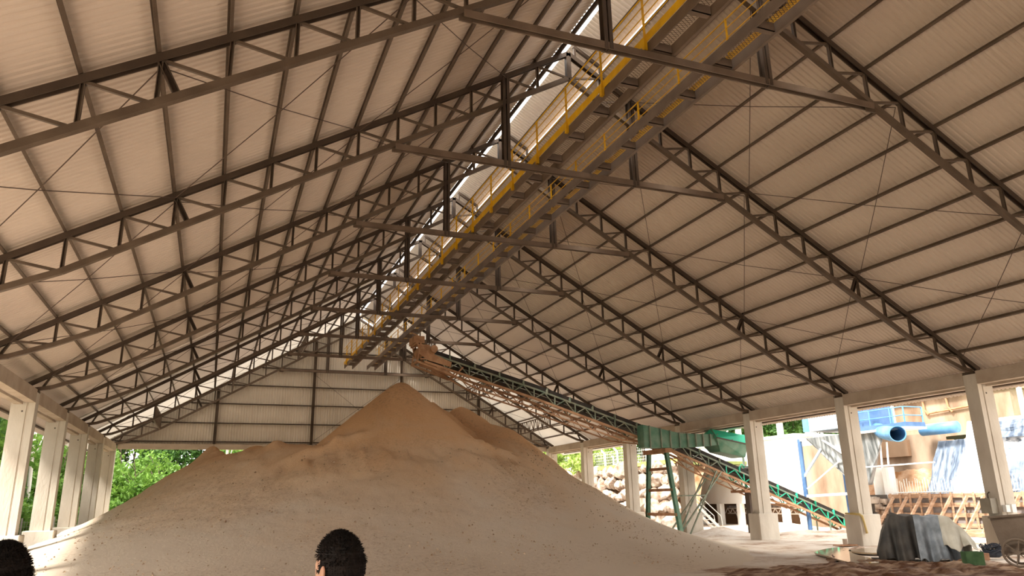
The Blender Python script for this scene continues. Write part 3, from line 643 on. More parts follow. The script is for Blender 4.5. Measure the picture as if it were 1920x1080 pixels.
def forest():
    rn = random.Random(3)
    LAB = {'L': 'forest beyond the left columns', 'F': 'forest beyond the far gable opening', 'R': 'green slope behind the white fence posts', 'U': 'trees on the bank at the upper right'}
    protos = {}
    def proto(kind, reg):
        if (kind, reg) in protos: return None
        where = {'L': 'in the forest beyond the left columns', 'F': 'in the forest seen under the far gable', 'R': 'on the green slope behind the white fence posts', 'U': 'on the bank beyond the right-hand yard'}[reg]
        if kind == 'a': o = make_tree('forest_tree', 'tall slim broadleaf tree '+where, 'tall trees '+where, 11, 'leaf2', 'bark', blobset(rn, 26, 1.9, 3.5, 11.5, .6, 1.1), 3600, .17, 5)
        if kind == 'b': o = make_tree('forest_tree', 'bushy bright green tree '+where, 'bushy trees '+where, 6, 'leaf1', 'bark', blobset(rn, 26, 1.9, .8, 6.6, .6, 1.1), 4200, .15, 9, .08)
        if kind == 'c': o = make_tree('shrub', 'low leafy undergrowth shrub '+where, 'undergrowth shrubs '+where, 1.8, 'leaf3' if reg in 'RU' else 'leaf1', 'bark', blobset(rn, 14, 1.2, .2, 2.1, .4, .8), 2200, .12, 12, .04, cat='shrub')
        if kind == 'd': o = make_tree('forest_tree', 'dark crowned tree '+where, 'dark trees '+where, 9, 'leaf2', 'bark', blobset(rn, 30, 2.4, 1.5, 9.5, .7, 1.3), 4200, .17, 21)
        protos[(kind, reg)] = o; return o
    def put(kind, reg, x, y, z):
        o = proto(kind, reg) 
        if o is None: o = copy_tree(protos[(kind, reg)])
        o.location = (x, y, z); o.rotation_euler = (0, 0, rn.uniform(0, 6.3)); s = rn.uniform(.85, 1.2); o.scale = (s, s, s*rn.uniform(.9, 1.1))
    gz = lambda x, y: max(0, -x-19)*.22*min(1, max(0, (y+5)/20))+max(0, y-52)*.12-.05
    def scatter(reg, kinds, x0, x1, y0, y1, n, dmin):
        pts = []; tries = 0
        while len(pts) < n and tries < 4000:
            tries += 1; x = rn.uniform(x0, x1); y = rn.uniform(y0, y1)
            if any((x-a)**2+(y-b)**2 < dmin**2 for a, b in pts): continue
            pts.append((x, y)); put(rn.choice(kinds), reg, x, y, gz(x, y) if reg in 'LF' else (4.4 if reg == 'R' else 5.8))
    scatter('L', 'c', -22.5, -19.5, 14, 50, 26, 1.1)
    scatter('L', 'bbbd', -27, -21.5, 16, 62, 34, 1.7)
    scatter('L', 'aabd', -38, -27, 18, 75, 44, 2.2)
    scatter('F', 'c', -18, 12, 47, 50, 14, 1.4)
    scatter('F', 'bbd', -20, 14, 51, 58, 26, 2.0)
    scatter('F', 'ad', -24, 16, 59, 72, 26, 2.6)
    scatter('R', 'c', 22, 27, 50, 62, 12, 1.5)
    scatter('R', 'bd', 26, 40, 50, 78, 24, 2.6)
    scatter('R', 'd', 36, 50, 44, 60, 10, 3)
    scatter('U', 'bd', 48, 60, 20, 34, 10, 2.6)
    # bare trunks, pale and dark
    spots = [(-20.6, 47.5, 9, .16, 'slender pale trunk standing behind the heap, left of the first gable column', 'bark_w', 'L'), (-21.9, 21.5, 8, .15, 'dark bare trunk at the far left picture edge', 'bark', 'L'), (-8.2, 50, 9, .14, 'pale bare trunk seen under the gable just right of its first column', 'bark_w', 'F')]
    for x, y, h, r, lab, m, _ in spots:
        mb = MB(); mb.tube([(x, y, -.5), (x+.05, y, h*.4), (x-.1, y+.1, h*.75), (x+.1, y, h)], [r, r*.85, r*.7, r*.45], 9)
        mb.tube([(x-.02, y, h*.55), (x+.5, y+.2, h*.8)], [r*.35, r*.15], 6); tag(mb.build('tree_trunk', m, smooth=True), lab, 'tree')
forest()

# ------------------------------------------------------------------ wire fence between left column sockets
def wirefence():
    t = thing('wire_fence', 'low thin wire mesh fence outside the left columns', 'fence', (-17.4, 24, 0)); mb = MB(); x = -17.6
    for i in range(7): mb.bar((x, 16+i*.15*0+i*.22+0, .2), (x, 48, .2), .01) if False else mb.bar((x, 15, .18+i*.2), (x, 50, .18+i*.2), .012)
    mb.build('strand', 'wire', t); mb = MB()
    for i in range(60): mb.bar((x, 15+i*.6, .1), (x, 15+i*.6, 1.45), .012)
    mb.build('upright_wire', 'wire', t); 
    for i in range(9): MB().bar((x, 15+i*4.2, -.1), (x, 15+i*4.2, 1.6), .07).build('fence_post', 'wire', t)
wirefence()

# ------------------------------------------------------------------ right-hand yard: boulder wall, fence
def ico(seed, r=1., amp=.28):
    bm = bmesh.new(); bmesh.ops.create_icosphere(bm, subdivisions=3, radius=1); rn = np.random.default_rng(seed); pl = rn.normal(size=(11, 3)); pl /= np.linalg.norm(pl, axis=1)[:, None]; pd = rn.uniform(.55, .9, 11)
    for v in bm.verts:
        c = np.array(v.co)
        for n_, d_ in zip(pl, pd):
            k = c@n_-d_
            if k > 0: c = c-n_*k
        c = c*(1+.05*math.sin(c[0]*9+seed)*math.cos(c[2]*8)); v.co = Vector(c*r)
    me = bpy.data.meshes.new('boulder'); bm.to_mesh(me); bm.free(); me.materials.append(MT['rock']); return me
def rockwall():
    ms = [ico(i+3) for i in range(6)]; rn = random.Random(8)
    cols = ['pale', 'white faced', 'brown', 'rusty', 'flat', 'pointed']; n = 0; z = .35; row = 0
    while z < 4.3:
        y = 34.2+rn.uniform(0, .6)
        while y < 56:
            r = rn.uniform(.42, .85); 
            o = bpy.data.objects.new('boulder', ms[rn.randrange(6)]); COL.objects.link(o); x = 21.3+(z/4.3)*1.1+rn.uniform(-.12, .12)
            o.location = (x, y+r*.8, z+rn.uniform(-.15, .15)); o.scale = (r*1.0, r*rn.uniform(.9, 1.35), r*rn.uniform(.75, 1.05)); o.rotation_euler = (rn.uniform(0, 6), rn.uniform(-.3, .3), rn.uniform(0, 6))
            tag(o, 'quarry boulder stacked in the retaining wall below the yellow kerb', 'boulder', 'boulders of the retaining wall'); y += r*1.75; n += 1
        z += .95; row += 1
    mb = MB(); X, Y = np.meshgrid(np.linspace(0, 1, 12), np.linspace(33, 58, 60)); Z = X*4.75-.2; XX = 21.9+X*1.4
    tag(grid_mesh('earth_fill', XX+.2*fbm(X*9, Y, 3), Y, Z, 'dirt'), 'orange earth behind the stacked boulders', 'earth bank')
    tag(MB().box((22.6, 33, 4.2), (60, 80, 4.42)).build('upper_terrace', 'grass'), 'grassy terrace above the boulder wall', 'terrace')
    tag(MB().box((22.1, 34, 4.42), (22.6, 47.2, 4.72)).build('kerb', 'wallyellow'), 'bright yellow kerb along the top of the boulder wall', 'kerb')
    for y, ztop, bend, lab in ((53.6, 5.6, .5, 'leftmost'), (51.2, 5.66, .6, 'second from the left'), (46.8, 5.77, .55, 'third from the left'), (45.3, 5.4, .2, 'shortest, fourth from the left'), (44.6, 5.85, .55, 'fifth from the left')):
        mb = MB(); mb.tube([(22.7, y, 4.3), (22.7, y, ztop), (22.7, y+bend, ztop+bend*.62)], .085, 8)
        tag(mb.build('fence_post', 'white'), 'white concrete fence post with bent top above the boulder wall, %s' % lab, 'fence post', 'bent white fence posts')
    t = thing('chain_link', 'thin chain link mesh strung between the white fence posts', 'fence mesh', (22.75, 45, 4.4)); mb = MB()
    for i in range(6): mb.bar((22.75, 34.5, 4.75+i*.24), (22.75, 56, 4.75+i*.24), .014)
    for i in range(80): mb.bar((22.75, 34.5+i*.27, 4.7), (22.75, 34.5+i*.27, 5.95), .012)
    mb.build('mesh_wires', 'white', t)
    t = thing('utility_pole', 'pale utility pole with a white transformer cabinet above the boulder wall', 'utility pole', (22.9, 43.1, 4.4))
    MB().tube([(23.1, 43.2, 4.4), (23.1, 43.2, 9)], .17, 12).build('pole', 'concrete', t); MB().box((22.7, 42.5, 6.15), (23.4, 43.9, 7.6)).build('cabinet', 'white', t); MB().box((22.68, 43.0, 6.9), (22.7, 43.3, 7.15)).build('cabinet_window', 'plyd', t)
    for i, (y, r) in enumerate(((40.9, .16), (40.2, .13))):
        tag(MB().tube([(23.4, y, 4.4), (23.4, y, 8.5)], r, 10).build('utility_pole', 'concrete'), ('thicker' if i == 0 else 'thinner')+' bare pale pole right of the transformer cabinet', 'utility pole')
    mb = MB(); mb.box((22.8, 39.2, 4.4), (23.2, 39.8, 5.95)); tag(mb.build('notice_board', 'white'), 'plain white panel standing at the right end of the yellow kerb', 'panel')
rockwall()

# ------------------------------------------------------------------ white building with recessed lower bays
def building():
    t = thing('white_building', 'long overexposed white plant building with an open bay row at its foot', 'building', (27, 35, 0))
    mb = MB(); mb.box((26.8, 27.9, 1.47), (31, 46, 5.75)); mb.build('upper_wall', 'offwhite', t)
    MB().box((29.0, 27.9, -.1), (31, 46, 1.5)).build('recess_wall', 'recess_dark', t)
    for y in (45.0, 42.2, 39.2, 36.76, 34.4, 32.0, 29.66, 28.0): MB().box((26.75, y-.2, -.1), (27.15, y+.2, 1.47)).build('pier', 'white', t)
    for z, y in ((4.6, 40.6), (4.6, 39.9), (4.2, 41.3)):
        MB().box((26.76, y-.25, z), (26.8, y+.25, z+.28)).build('vent_window', 'plyd', t)
    MB().box((26.7, 27.8, 5.75), (31.1, 46.1, 5.95)).build('parapet', 'white', t)
    u = thing('bay_conveyor', 'low white lattice conveyor running behind the piers of the white building', 'conveyor', (28.3, 34, 0)); mb = MB()
    for z in (.75, 1.12): mb.bar((28.2, 28.2, z), (28.2, 37.6, z), .07)
    y = 28.3
    while y < 37.4: mb.bar((28.2, y, .75), (28.2, y+.3, 1.12), .045); mb.bar((28.2, y+.3, 1.12), (28.2, y+.6, .75), .045); y += .6
    mb.build('lattice_frame', 'offwhite', u); mb = MB()
    for i in range(16): mb.box((28.0, 28.4+i*.58, 1.18), (28.4, 28.7+i*.58, 1.32))
    mb.build('roller_set', 'plyd', u)
    for y in (29.5, 33.2, 36.2): MB().bar((28.2, y, 0), (28.2, y+.4, .75), .06).build('leg', 'offwhite', u)
    # steel stair at the heap edge
    u = thing('steel_stair', 'small white steel stair with handrail beside a column socket', 'stair', (19, 27.6, 0))
    for y in (27.3, 28.0):
        MB().bar((18.2, y, 1.55), (19.9, y, .0), .06, .16).build('stringer', 'white', u); MB().tube([(18.1, y, 1.55), (18.1, y, 2.35), (19.9, y, .85), (20.0, y, 0)], .025, 6).build('handrail', 'white', u)
    for i in range(6): MB().box((18.3+i*.28, 27.3, 1.38-i*.25), (18.58+i*.28, 28.0, 1.41-i*.25)).build('tread', 'white', u)
    # yellow sheet panels between the trestle legs, further off
    for i, (y, w) in enumerate(((38.8, .55), (37.9, .28))):
        tag(MB().box((24.4, y-w, -.1), (24.5, y+w, 3.7)).build('sheet_panel', 'timber'), ('wider' if i == 0 else 'narrower')+' upright ochre panel seen through the conveyor trestle', 'panel')
    # gantry above the building
    u = thing('pipe_gantry', 'white overhead gantry beam on posts above the white building', 'gantry', (32, 40, 5.9))
    MB().box((31.8, 31.5, 7.6), (32.4, 44.5, 8.25)).build('beam', 'white', u)
    for y in (32.2, 35.2, 37.6, 40.3, 43.6): MB().bar((32.1, y, 4.4), (32.1, y, 7.6), .35).build('post', 'white', u)
    for a in (41.4, 43.2, 45.2): MB().bar((32.0, a, 5.6), (32.0, a+1.2, 7.9), .12).build('brace', 'white', u); MB().bar((32.0, a+1.2, 5.6), (32.0, a, 7.9), .12).build('brace', 'white', u)
    for i in range(9): MB().box((31.6, 33+i*1.3, 8.3), (31.8, 33.7+i*1.3, 8.9)).build('roof_unit', 'bluew', u) if i % 2 else None
    mb = MB(); mb.box((36, 30, 4.4), (48, 48, 4.6)); tag(mb.build('upper_terrace', 'dirt'), 'bare orange terrace behind the white building', 'terrace')
    u = thing('lattice_mast', 'slim pale lattice mast beside the pale blue filter casing', 'mast', (27.5, 27.2, 5.9))
    for y in (26.6, 27.3): MB().bar((27.95, y, 0), (27.95, y, 10), .09).build('mast_leg', 'white', u)
    mb = MB()
    for i in range(9): mb.bar((27.95, 26.6, 5+i*.55), (27.95, 27.3, 5.55+i*.55), .05); mb.bar((27.95, 27.3, 5+i*.55), (27.95, 26.6, 5.55+i*.55), .05)
    mb.build('mast_lacing', 'white', u)
building()

# ------------------------------------------------------------------ blue dust filter on legs
def dustfilter():
    t = thing('dust_filter', 'big pale blue dust filter on blue legs with film-draped hopper', 'dust filter', (23, 18.5, 0))
    for x, y, z in ((21.6, 21.75, 5.0), (24.6, 21.75, 5.0)): MB().tube([(x, y, 0), (x, y, z)], .12, 10).build('leg', 'blue', t)
    for z in (3.0, 4.95): 
        MB().bar((21.6, 21.75, z) if z > 4 else (21.6, 21.75, 1.9), (21.6, 15.0 if z > 4 else 18.4, z if z > 4 else 2.0), .13).build('cross_beam', 'white', t)
    MB().bar((21.6, 21.75, 2.9), (21.6, 19.6, 4.9), .11).build('diagonal', 'bluew', t); MB().bar((21.6, 21.6, 2.3), (21.6, 18.9, 3.7), .06).build('diagonal', 'white', t)
    MB().bar((21.55, 20.0, 4.9), (21.55, 18.4, 3.9), .12).build('diagonal', 'white', t)
    MB().box((21.5, 18.4, 5.35), (24.8, 21.2, 9.0)).build('casing', 'bluew', t); MB().box((21.48, 20.75, 5.35), (21.52, 21.22, 9.0)).build('casing_edge', 'blue_l', t)
    # hopper: crumpled film wrapped pyramid
    n = 40; V = []; top = [(21.45, 21.1), (21.45, 15.6), (23.2, 17.4), (23.2, 21.1)]; bot = [(21.9, 18.5), (21.9, 17.6), (22.5, 17.9), (22.5, 18.5)]
    def ring(P, k):
        out = []
        for i in range(4):
            a, b = P[i], P[(i+1) % 4]
            for j in range(k): out.append((a[0]+(b[0]-a[0])*j/k, a[1]+(b[1]-a[1])*j/k))
        return out
    A, B = ring(top, n), ring(bot, n); m = len(A); mb = MB(); L = 14; vs = []
    for l in range(L+1):
        f = l/L
        for i in range(m):
            x = A[i][0]+(B[i][0]-A[i][0])*f; y = A[i][1]+(B[i][1]-A[i][1])*f; w = .045*math.sin(i*.9+math.sin(l*.7)*1.5)*math.sin(f*PI)+.02*math.sin(i*2.3+l)*f
            vs.append((x+w, y+w*.4, 5.0-f*2.6))
    mb.add(vs, [(l*m+i, l*m+(i+1) % m, (l+1)*m+(i+1) % m, (l+1)*m+i) for l in range(L) for i in range(m)]).build('hopper', 'greyplastic', t, smooth=True)
    # platform, railing, cabinet
    p = thing('filter_platform', 'blue service platform with railing on the dust filter', 'platform', (22.5, 16, 5))
    MB().box((21.3, 14.3, 5.0), (22.6, 18.2, 5.22)).build('deck', 'blue', p); MB().box((21.25, 14.25, 4.9), (22.6, 18.2, 5.0)).build('deck_edge', 'white', p)
    for z in (5.55, 5.95): MB().tube([(22.55, 14.35, z), (21.35, 14.35, z), (21.35, 18.1, z)], .025, 6).build('railing', 'blue_l', p)
    for x, y in ((21.35, 14.35), (21.35, 15.0), (21.35, 15.15), (21.35, 16.4), (21.35, 17.1), (21.35, 18.05), (22.55, 14.35)): MB().bar((x, y, 5.2), (x, y, 5.97), .05).build('railing_post', 'blue_l', p)
    tag(MB().box((21.75, 16.1, 5.22), (22.55, 18.2, 7.0)).build('filter_cabinet', 'blue'), 'blue steel cabinet standing on the filter platform', 'cabinet')
    # elbow duct
    mb = MB(); pts = [(21.9, 16.5, 5.1), (21.6, 16.0, 4.92), (21.4, 15.5, 4.80), (21.2, 15.1, 4.72), (21.0, 14.7, 4.66), (20.8, 14.4, 4.64), (20.6, 14.2, 4.63)]; mb.tube(pts, [.32, .34, .35, .35, .35, .35, .37], 22, cap=False)
    e = mb.build('elbow_duct', 'blue_l', smooth=True); so = e.modifiers.new('s', 'SOLIDIFY'); so.thickness = .03
    tag(e, 'light blue elbow duct with open round mouth under the platform', 'duct')
    mb = MB(); mb.tube([(26.4, 17.7, 5.2), (26.4, 15.6, 5.2)], .3, 18); tag(mb.build('horizontal_pipe', 'blue_l', smooth=True), 'fat light blue pipe running level just right of the platform', 'pipe')
    for (x, y, z0, z1) in ((21.7, 16.3, 3.2, 4.4), (21.7, 15.9, 3.3, 4.4)):
        tag(MB().bar((x, y+.1, z0), (x, y, z1), .06).build('hanging_strut', 'offwhite'), 'thin pale strut hanging under the elbow duct, '+('left one' if y > 16 else 'right one'), 'strut')
    tag(MB().tube([(21.3, 18.4, 3.25), (21.2, 16.5, 3.24), (21.2, 13.0, 3.27)], .035, 6).build('pale_cable', 'white'), 'pale horizontal pipe crossing in front of the stained wall and film', 'pipe')
dustfilter()

def rightbank():
    # stained wall behind
    tag(MB().box((27.2, 17.3, -.1), (27.6, 27.9, 5.1)).build('wall_right', 'tanwall'), 'ochre stained concrete retaining wall behind the dust filter', kind='structure')
    tag(MB().box((26.96, 19.3, 3.95), (27.2, 21.4, 4.85)).build('trim_dark_block', 'recess_dark'), 'dark brown box standing in for a shaded recess in the stained wall behind the dust filter', kind='structure')  # solid box on the wall face, recess shade put into its colour
    for y, x, r in ((20.15, 25.4, .30), (19.35, 25.3, .32)):
        tag(MB().tube([(x, y, 0), (x, y, 3.35)], r, 18).build('concrete_pillar', 'white', smooth=False), 'round white pillar in front of the stained wall, '+('left one' if y > 20 else 'right one'), 'pillar')
    # rough orange bank
    A, Bz = np.meshgrid(np.linspace(0, 1, 60), np.linspace(8, 22.5, 150)); X = 25.8+A*2.2+.7*fbm(A*4, Bz*.7, 4); Z = A**.8*4.9-.2+.5*fbm(A*7, Bz*1.3, 5)
    tag(grid_mesh('earth_bank', X, Bz, Z, 'dirt', smooth=False), 'rough orange cut earth bank between the stained wall and the film sheets', 'earth bank')
    X, Y = np.meshgrid(np.linspace(27.9, 70, 60), np.linspace(-10, 30, 60)); Z = 4.9+(X-27.9)*.05+.25*fbm(X*.5, Y*.5, 4)
    tag(grid_mesh('bank_top', X, Y, Z, 'grass'), 'scrubby grassy ground on top of the earth bank', 'terrace')
    # plastic film sheets over the bank
    def film(name, label, y0, y1, z0, z1, mat, wob, seed, x0=25.0, skew=0.):
        U_, V_ = np.meshgrid(np.linspace(0, 1, 90), np.linspace(0, 1, 50)); Y = y0+(y1-y0)*U_+skew*V_; Z = z0+(z1-z0)*V_; X = x0+V_*2.0*((z1-z0)/3.6)+wob*np.sin(U_*26+seed+3*V_)*(.2+.8*np.abs(np.sin(U_*3+seed)))*.045+.35*fbm(U_*4+seed, V_*3, 4)
        o = grid_mesh(name, X-.15, Y, Z, mat); so = o.modifiers.new('s', 'SOLIDIFY'); so.thickness = .02; tag(o, label, 'plastic sheet', 'film sheets on the earth bank')
    film('film_sheet', 'slate blue pleated film sheet hanging on the left of the bank', 17.3, 15.6, 1.8, 4.6, 'tarp_g', 1.3, 1, 25.55)
    film('film_sheet', 'broad silver white film sheet covering the middle of the bank', 15.7, 12.6, 1.8, 5.5, 'tarp_s', .8, 4, 25.5)
    film('film_sheet', 'white film sheet with dark folds painted into its colour right of the column with the switch box', 13.0, 9.5, 2.3, 4.6, 'tarp_m', 1.8, 7, 25.6, .3)
    film('film_sheet', 'dark slate film strip folded along the top right of the bank', 14.0, 10.0, 4.45, 5.3, 'tarp_g', 1.6, 9, 26.5, -.3)
    film('film_sheet', 'slate film fan of folds low at the right edge of the bank', 13.4, 9.8, 1.8, 3.3, 'tarp_g', 1.8, 12, 24.95, -.4)
    # reinforcing bars above the formwork
    n = 62; ms = None
    for i in range(n):
        y = 18.7-i*.16; z0 = 1.75; z1 = 2.62+.10*math.sin(i*1.7); 
        mb = MB(); mb.tube([(24.9, y, z0), (24.9+.03*math.sin(i), y+.02*math.cos(i*2), z1)], .017, 5); tag(mb.build('reinforcing_bar', 'offwhite'), 'upright steel starter bar above the timber formwork', 'rebar', 'row of starter bars above the formwork')
    tag(MB().tube([(24.85, 18.8, 1.98), (24.85, 8.8, 2.0)], .03, 6).build('tie_bar', 'white'), 'long level bar tied across the foot of the starter bars', 'rebar')
    # formwork
    t = thing('timber_formwork', 'long raw timber wall formwork with raking props in front of the bank', 'formwork', (24.6, 14, 0))
    for z in (.30, .78, 1.26, 1.70): MB().box((24.62, 8.6, z), (24.72, 19.0, z+.2)).build('waling', 'timber', t)
    MB().box((24.74, 8.6, .1), (24.8, 19.0, 1.85)).build('panel', 'plyd', t)
    for i in range(17): y = 18.8-i*.6; MB().bar((24.55, y, .05), (24.55+.04*math.sin(i*3), y-.04, 1.95), .10, .07).build('stud', 'timber', t)
    for i in range(12): y = 18.6-i*.85; MB().bar((24.45, y-.1, 1.75), (23.1, y+.15, .05), .09, .13).build('raking_prop', 'timber', t)
    MB().box((23.0, 9, 0), (23.15, 18.8, .18)).build('sole_plate', 'timber', t)
    tag(MB().box((23.2, 11.5, 0), (24.2, 14.2, .28)).build('timber_stack', 'timber'), 'low stack of sawn boards lying before the formwork', 'timber stack')
    # rubble stone stub wall left of the formwork
    t = thing('rubble_pier', 'ruined rubble masonry pier with a dark opening left of the formwork', 'masonry', (24.5, 19.9, 0))
    mb = MB(); rn = random.Random(4)
    for i in range(130):
        y = rn.uniform(19.1, 21.3); z = rn.uniform(0, 2.0-(21.3-y)*.2); 
        if 19.5 < y < 20.2 and .9 < z < 1.55: continue
        a, b, c = rn.uniform(.1, .22), rn.uniform(.08, .2), rn.uniform(.06, .13); x = 24.5+rn.uniform(-.15, .1); mb.box((x-a, y-b, z-c), (x+a, y+b, z+c))
    mb.build('stones', 'rock', t); MB().box((24.6, 19.3, .6), (24.9, 20.5, 1.9)).build('opening', 'joint', t)
    # debris in the yard
    rn = random.Random(12); ms = [ico(40+i) for i in range(3)]
    # upper right background
    t = thing('tan_house', 'rust stained tan shed on the bank at the upper right', 'building', (45, 26, 7))
    MB().box((45, 25.3, 5.5), (48, 27.2, 9.3)).build('wall', 'tanwall', t); MB().box((44.8, 25.1, 9.3), (48.2, 27.4, 9.45)).build('roof', 'tanwall', t)
    t = thing('pink_building', 'sunlit peach coloured building with wall pipes beyond the platform', 'building', (46, 31, 6)); MB().box((46, 28.3, 5.0), (50, 36.5, 9.6)).build('wall', 'tanwall', t); MB().box((45.5, 28.0, 9.6), (50.3, 36.8, 9.8)).build('roof', 'dirt', t)
    for y in (31.2, 33.4): MB().tube([(45.8, y, 9.6), (45.8, y-.1, 8.6), (45.8, y-.4, 8.2)], .09, 7).build('wall_pipe', 'rust', t)
    MB().tube([(45.8, 33.2, 8.3), (45.8, 29.0, 8.5)], .08, 7).build('wall_pipe', 'rust', t)
    tag(MB().tube([(44, 23.9, 4.5), (44, 23.9, 11)], [.22, .16], 10).build('tree_trunk', 'bark_w', smooth=True), 'white tree trunk at the upper right edge by the tan shed', 'tree')
rightbank()

# ------------------------------------------------------------------ things in the right foreground
def covered_machine():
    t = thing('covered_machine', 'waist-high machine under dark, blue-grey and dusty white tarpaulins near the mud', 'covered machine', (11, 5.3, 0))
    ax = Vector((.71, -.70, 0)); ay = Vector((.70, .71, 0)); o0 = Vector((10.05, 6.15, 0))
    def cloth(name, u0, u1, mat, topz, hang, seed, lift=0., cu=(0, 0), depth=1.25):
        # cloth over a box: path down front face, over the top, down the back
        nu, nv = 60, 90; U_, V_ = np.meshgrid(np.linspace(0, 1, nu), np.linspace(0, 1, nv))
        W_ = np.zeros((nv, nu, 3))
        for i in range(nv):
            for j in range(nu):
                u = u0+(u1-u0)*U_[i, j]; v = V_[i, j]; tz = topz(u); h = hang(u)
                if v < .42: f = 1-v/.42; b = -.42*f**1.3-.02; z = tz-(tz-h)*f
                elif v < .62: f = (v-.42)/.2; b = f*depth*.55; z = tz+.02*math.sin(u*5)
                else: f = (v-.62)/.38; b = depth*.55+f*.35; z = tz-(tz-.05)*f
                fold = max(0, 1-abs(v-.5)*1.2)*0; dn = (abs(v-.52)/.5)**1.2
                w = (.09*math.sin(u*11+seed)+.05*math.sin(u*23+seed*2+v*4)+.03*math.sin(u*5+v*9))*dn
                p = o0+ax*u+ay*(b-w*1.5-lift)+Vector((0, 0, z+.03*math.sin(u*9+v*11)+.02*math.sin(u*31)*dn)); W_[i, j] = p
        o = grid_mesh(name, W_[:, :, 0]-t['_l'][0], W_[:, :, 1]-t['_l'][1], W_[:, :, 2]-t['_l'][2], mat, t); so = o.modifiers.new('s', 'SOLIDIFY'); so.thickness = .012
        return o
    tz = lambda u: np.interp(u, [-.1, .25, .45, 1.2, 1.9, 2.3, 2.6], [.35, 1.12, 1.30, 1.26, 1.2, .85, .22])
    cloth('dark_tarpaulin', -.15, 1.15, 'tarp_d', lambda u: np.interp(u, [-.15, .05, .35, 1.2], [.25, .8, 1.33, 1.28]), lambda u: .02+.03*math.sin(u*9), 1, .04)
    cloth('blue_grey_tarpaulin', .95, 2.1, 'tarp_b', lambda u: tz(u)+.01, lambda u: .03+.04*math.sin(u*13), 3, .10)
    cloth('white_tarpaulin', 1.62, 2.45, 'tarp_w', lambda u: np.interp(u, [1.6, 1.9, 2.2, 2.45], [1.24, 1.22, .95, .5]), lambda u: .38+.05*math.sin(u*12), 6, .17)
    a_ = o0+ax*.45+ay*.35; b_ = o0+ax*1.85+ay*.35; MB().bar((a_.x, a_.y, .5), (b_.x, b_.y, .5), .45, .9).build('machine_base', 'steel_d', t)
    tag(MB().bar((9.75, 6.35, .04), (10.4, 5.45, .04), .12, .06).build('plank', 'joint'), 'dark plank lying at the left foot of the covered machine', 'plank')
    tag(MB().box((11.2, 4.1, .02), (11.9, 4.5, .22)).build('brick_stack', 'rust'), 'few bricks stacked under the right end of the tarpaulin', 'bricks')
covered_machine()
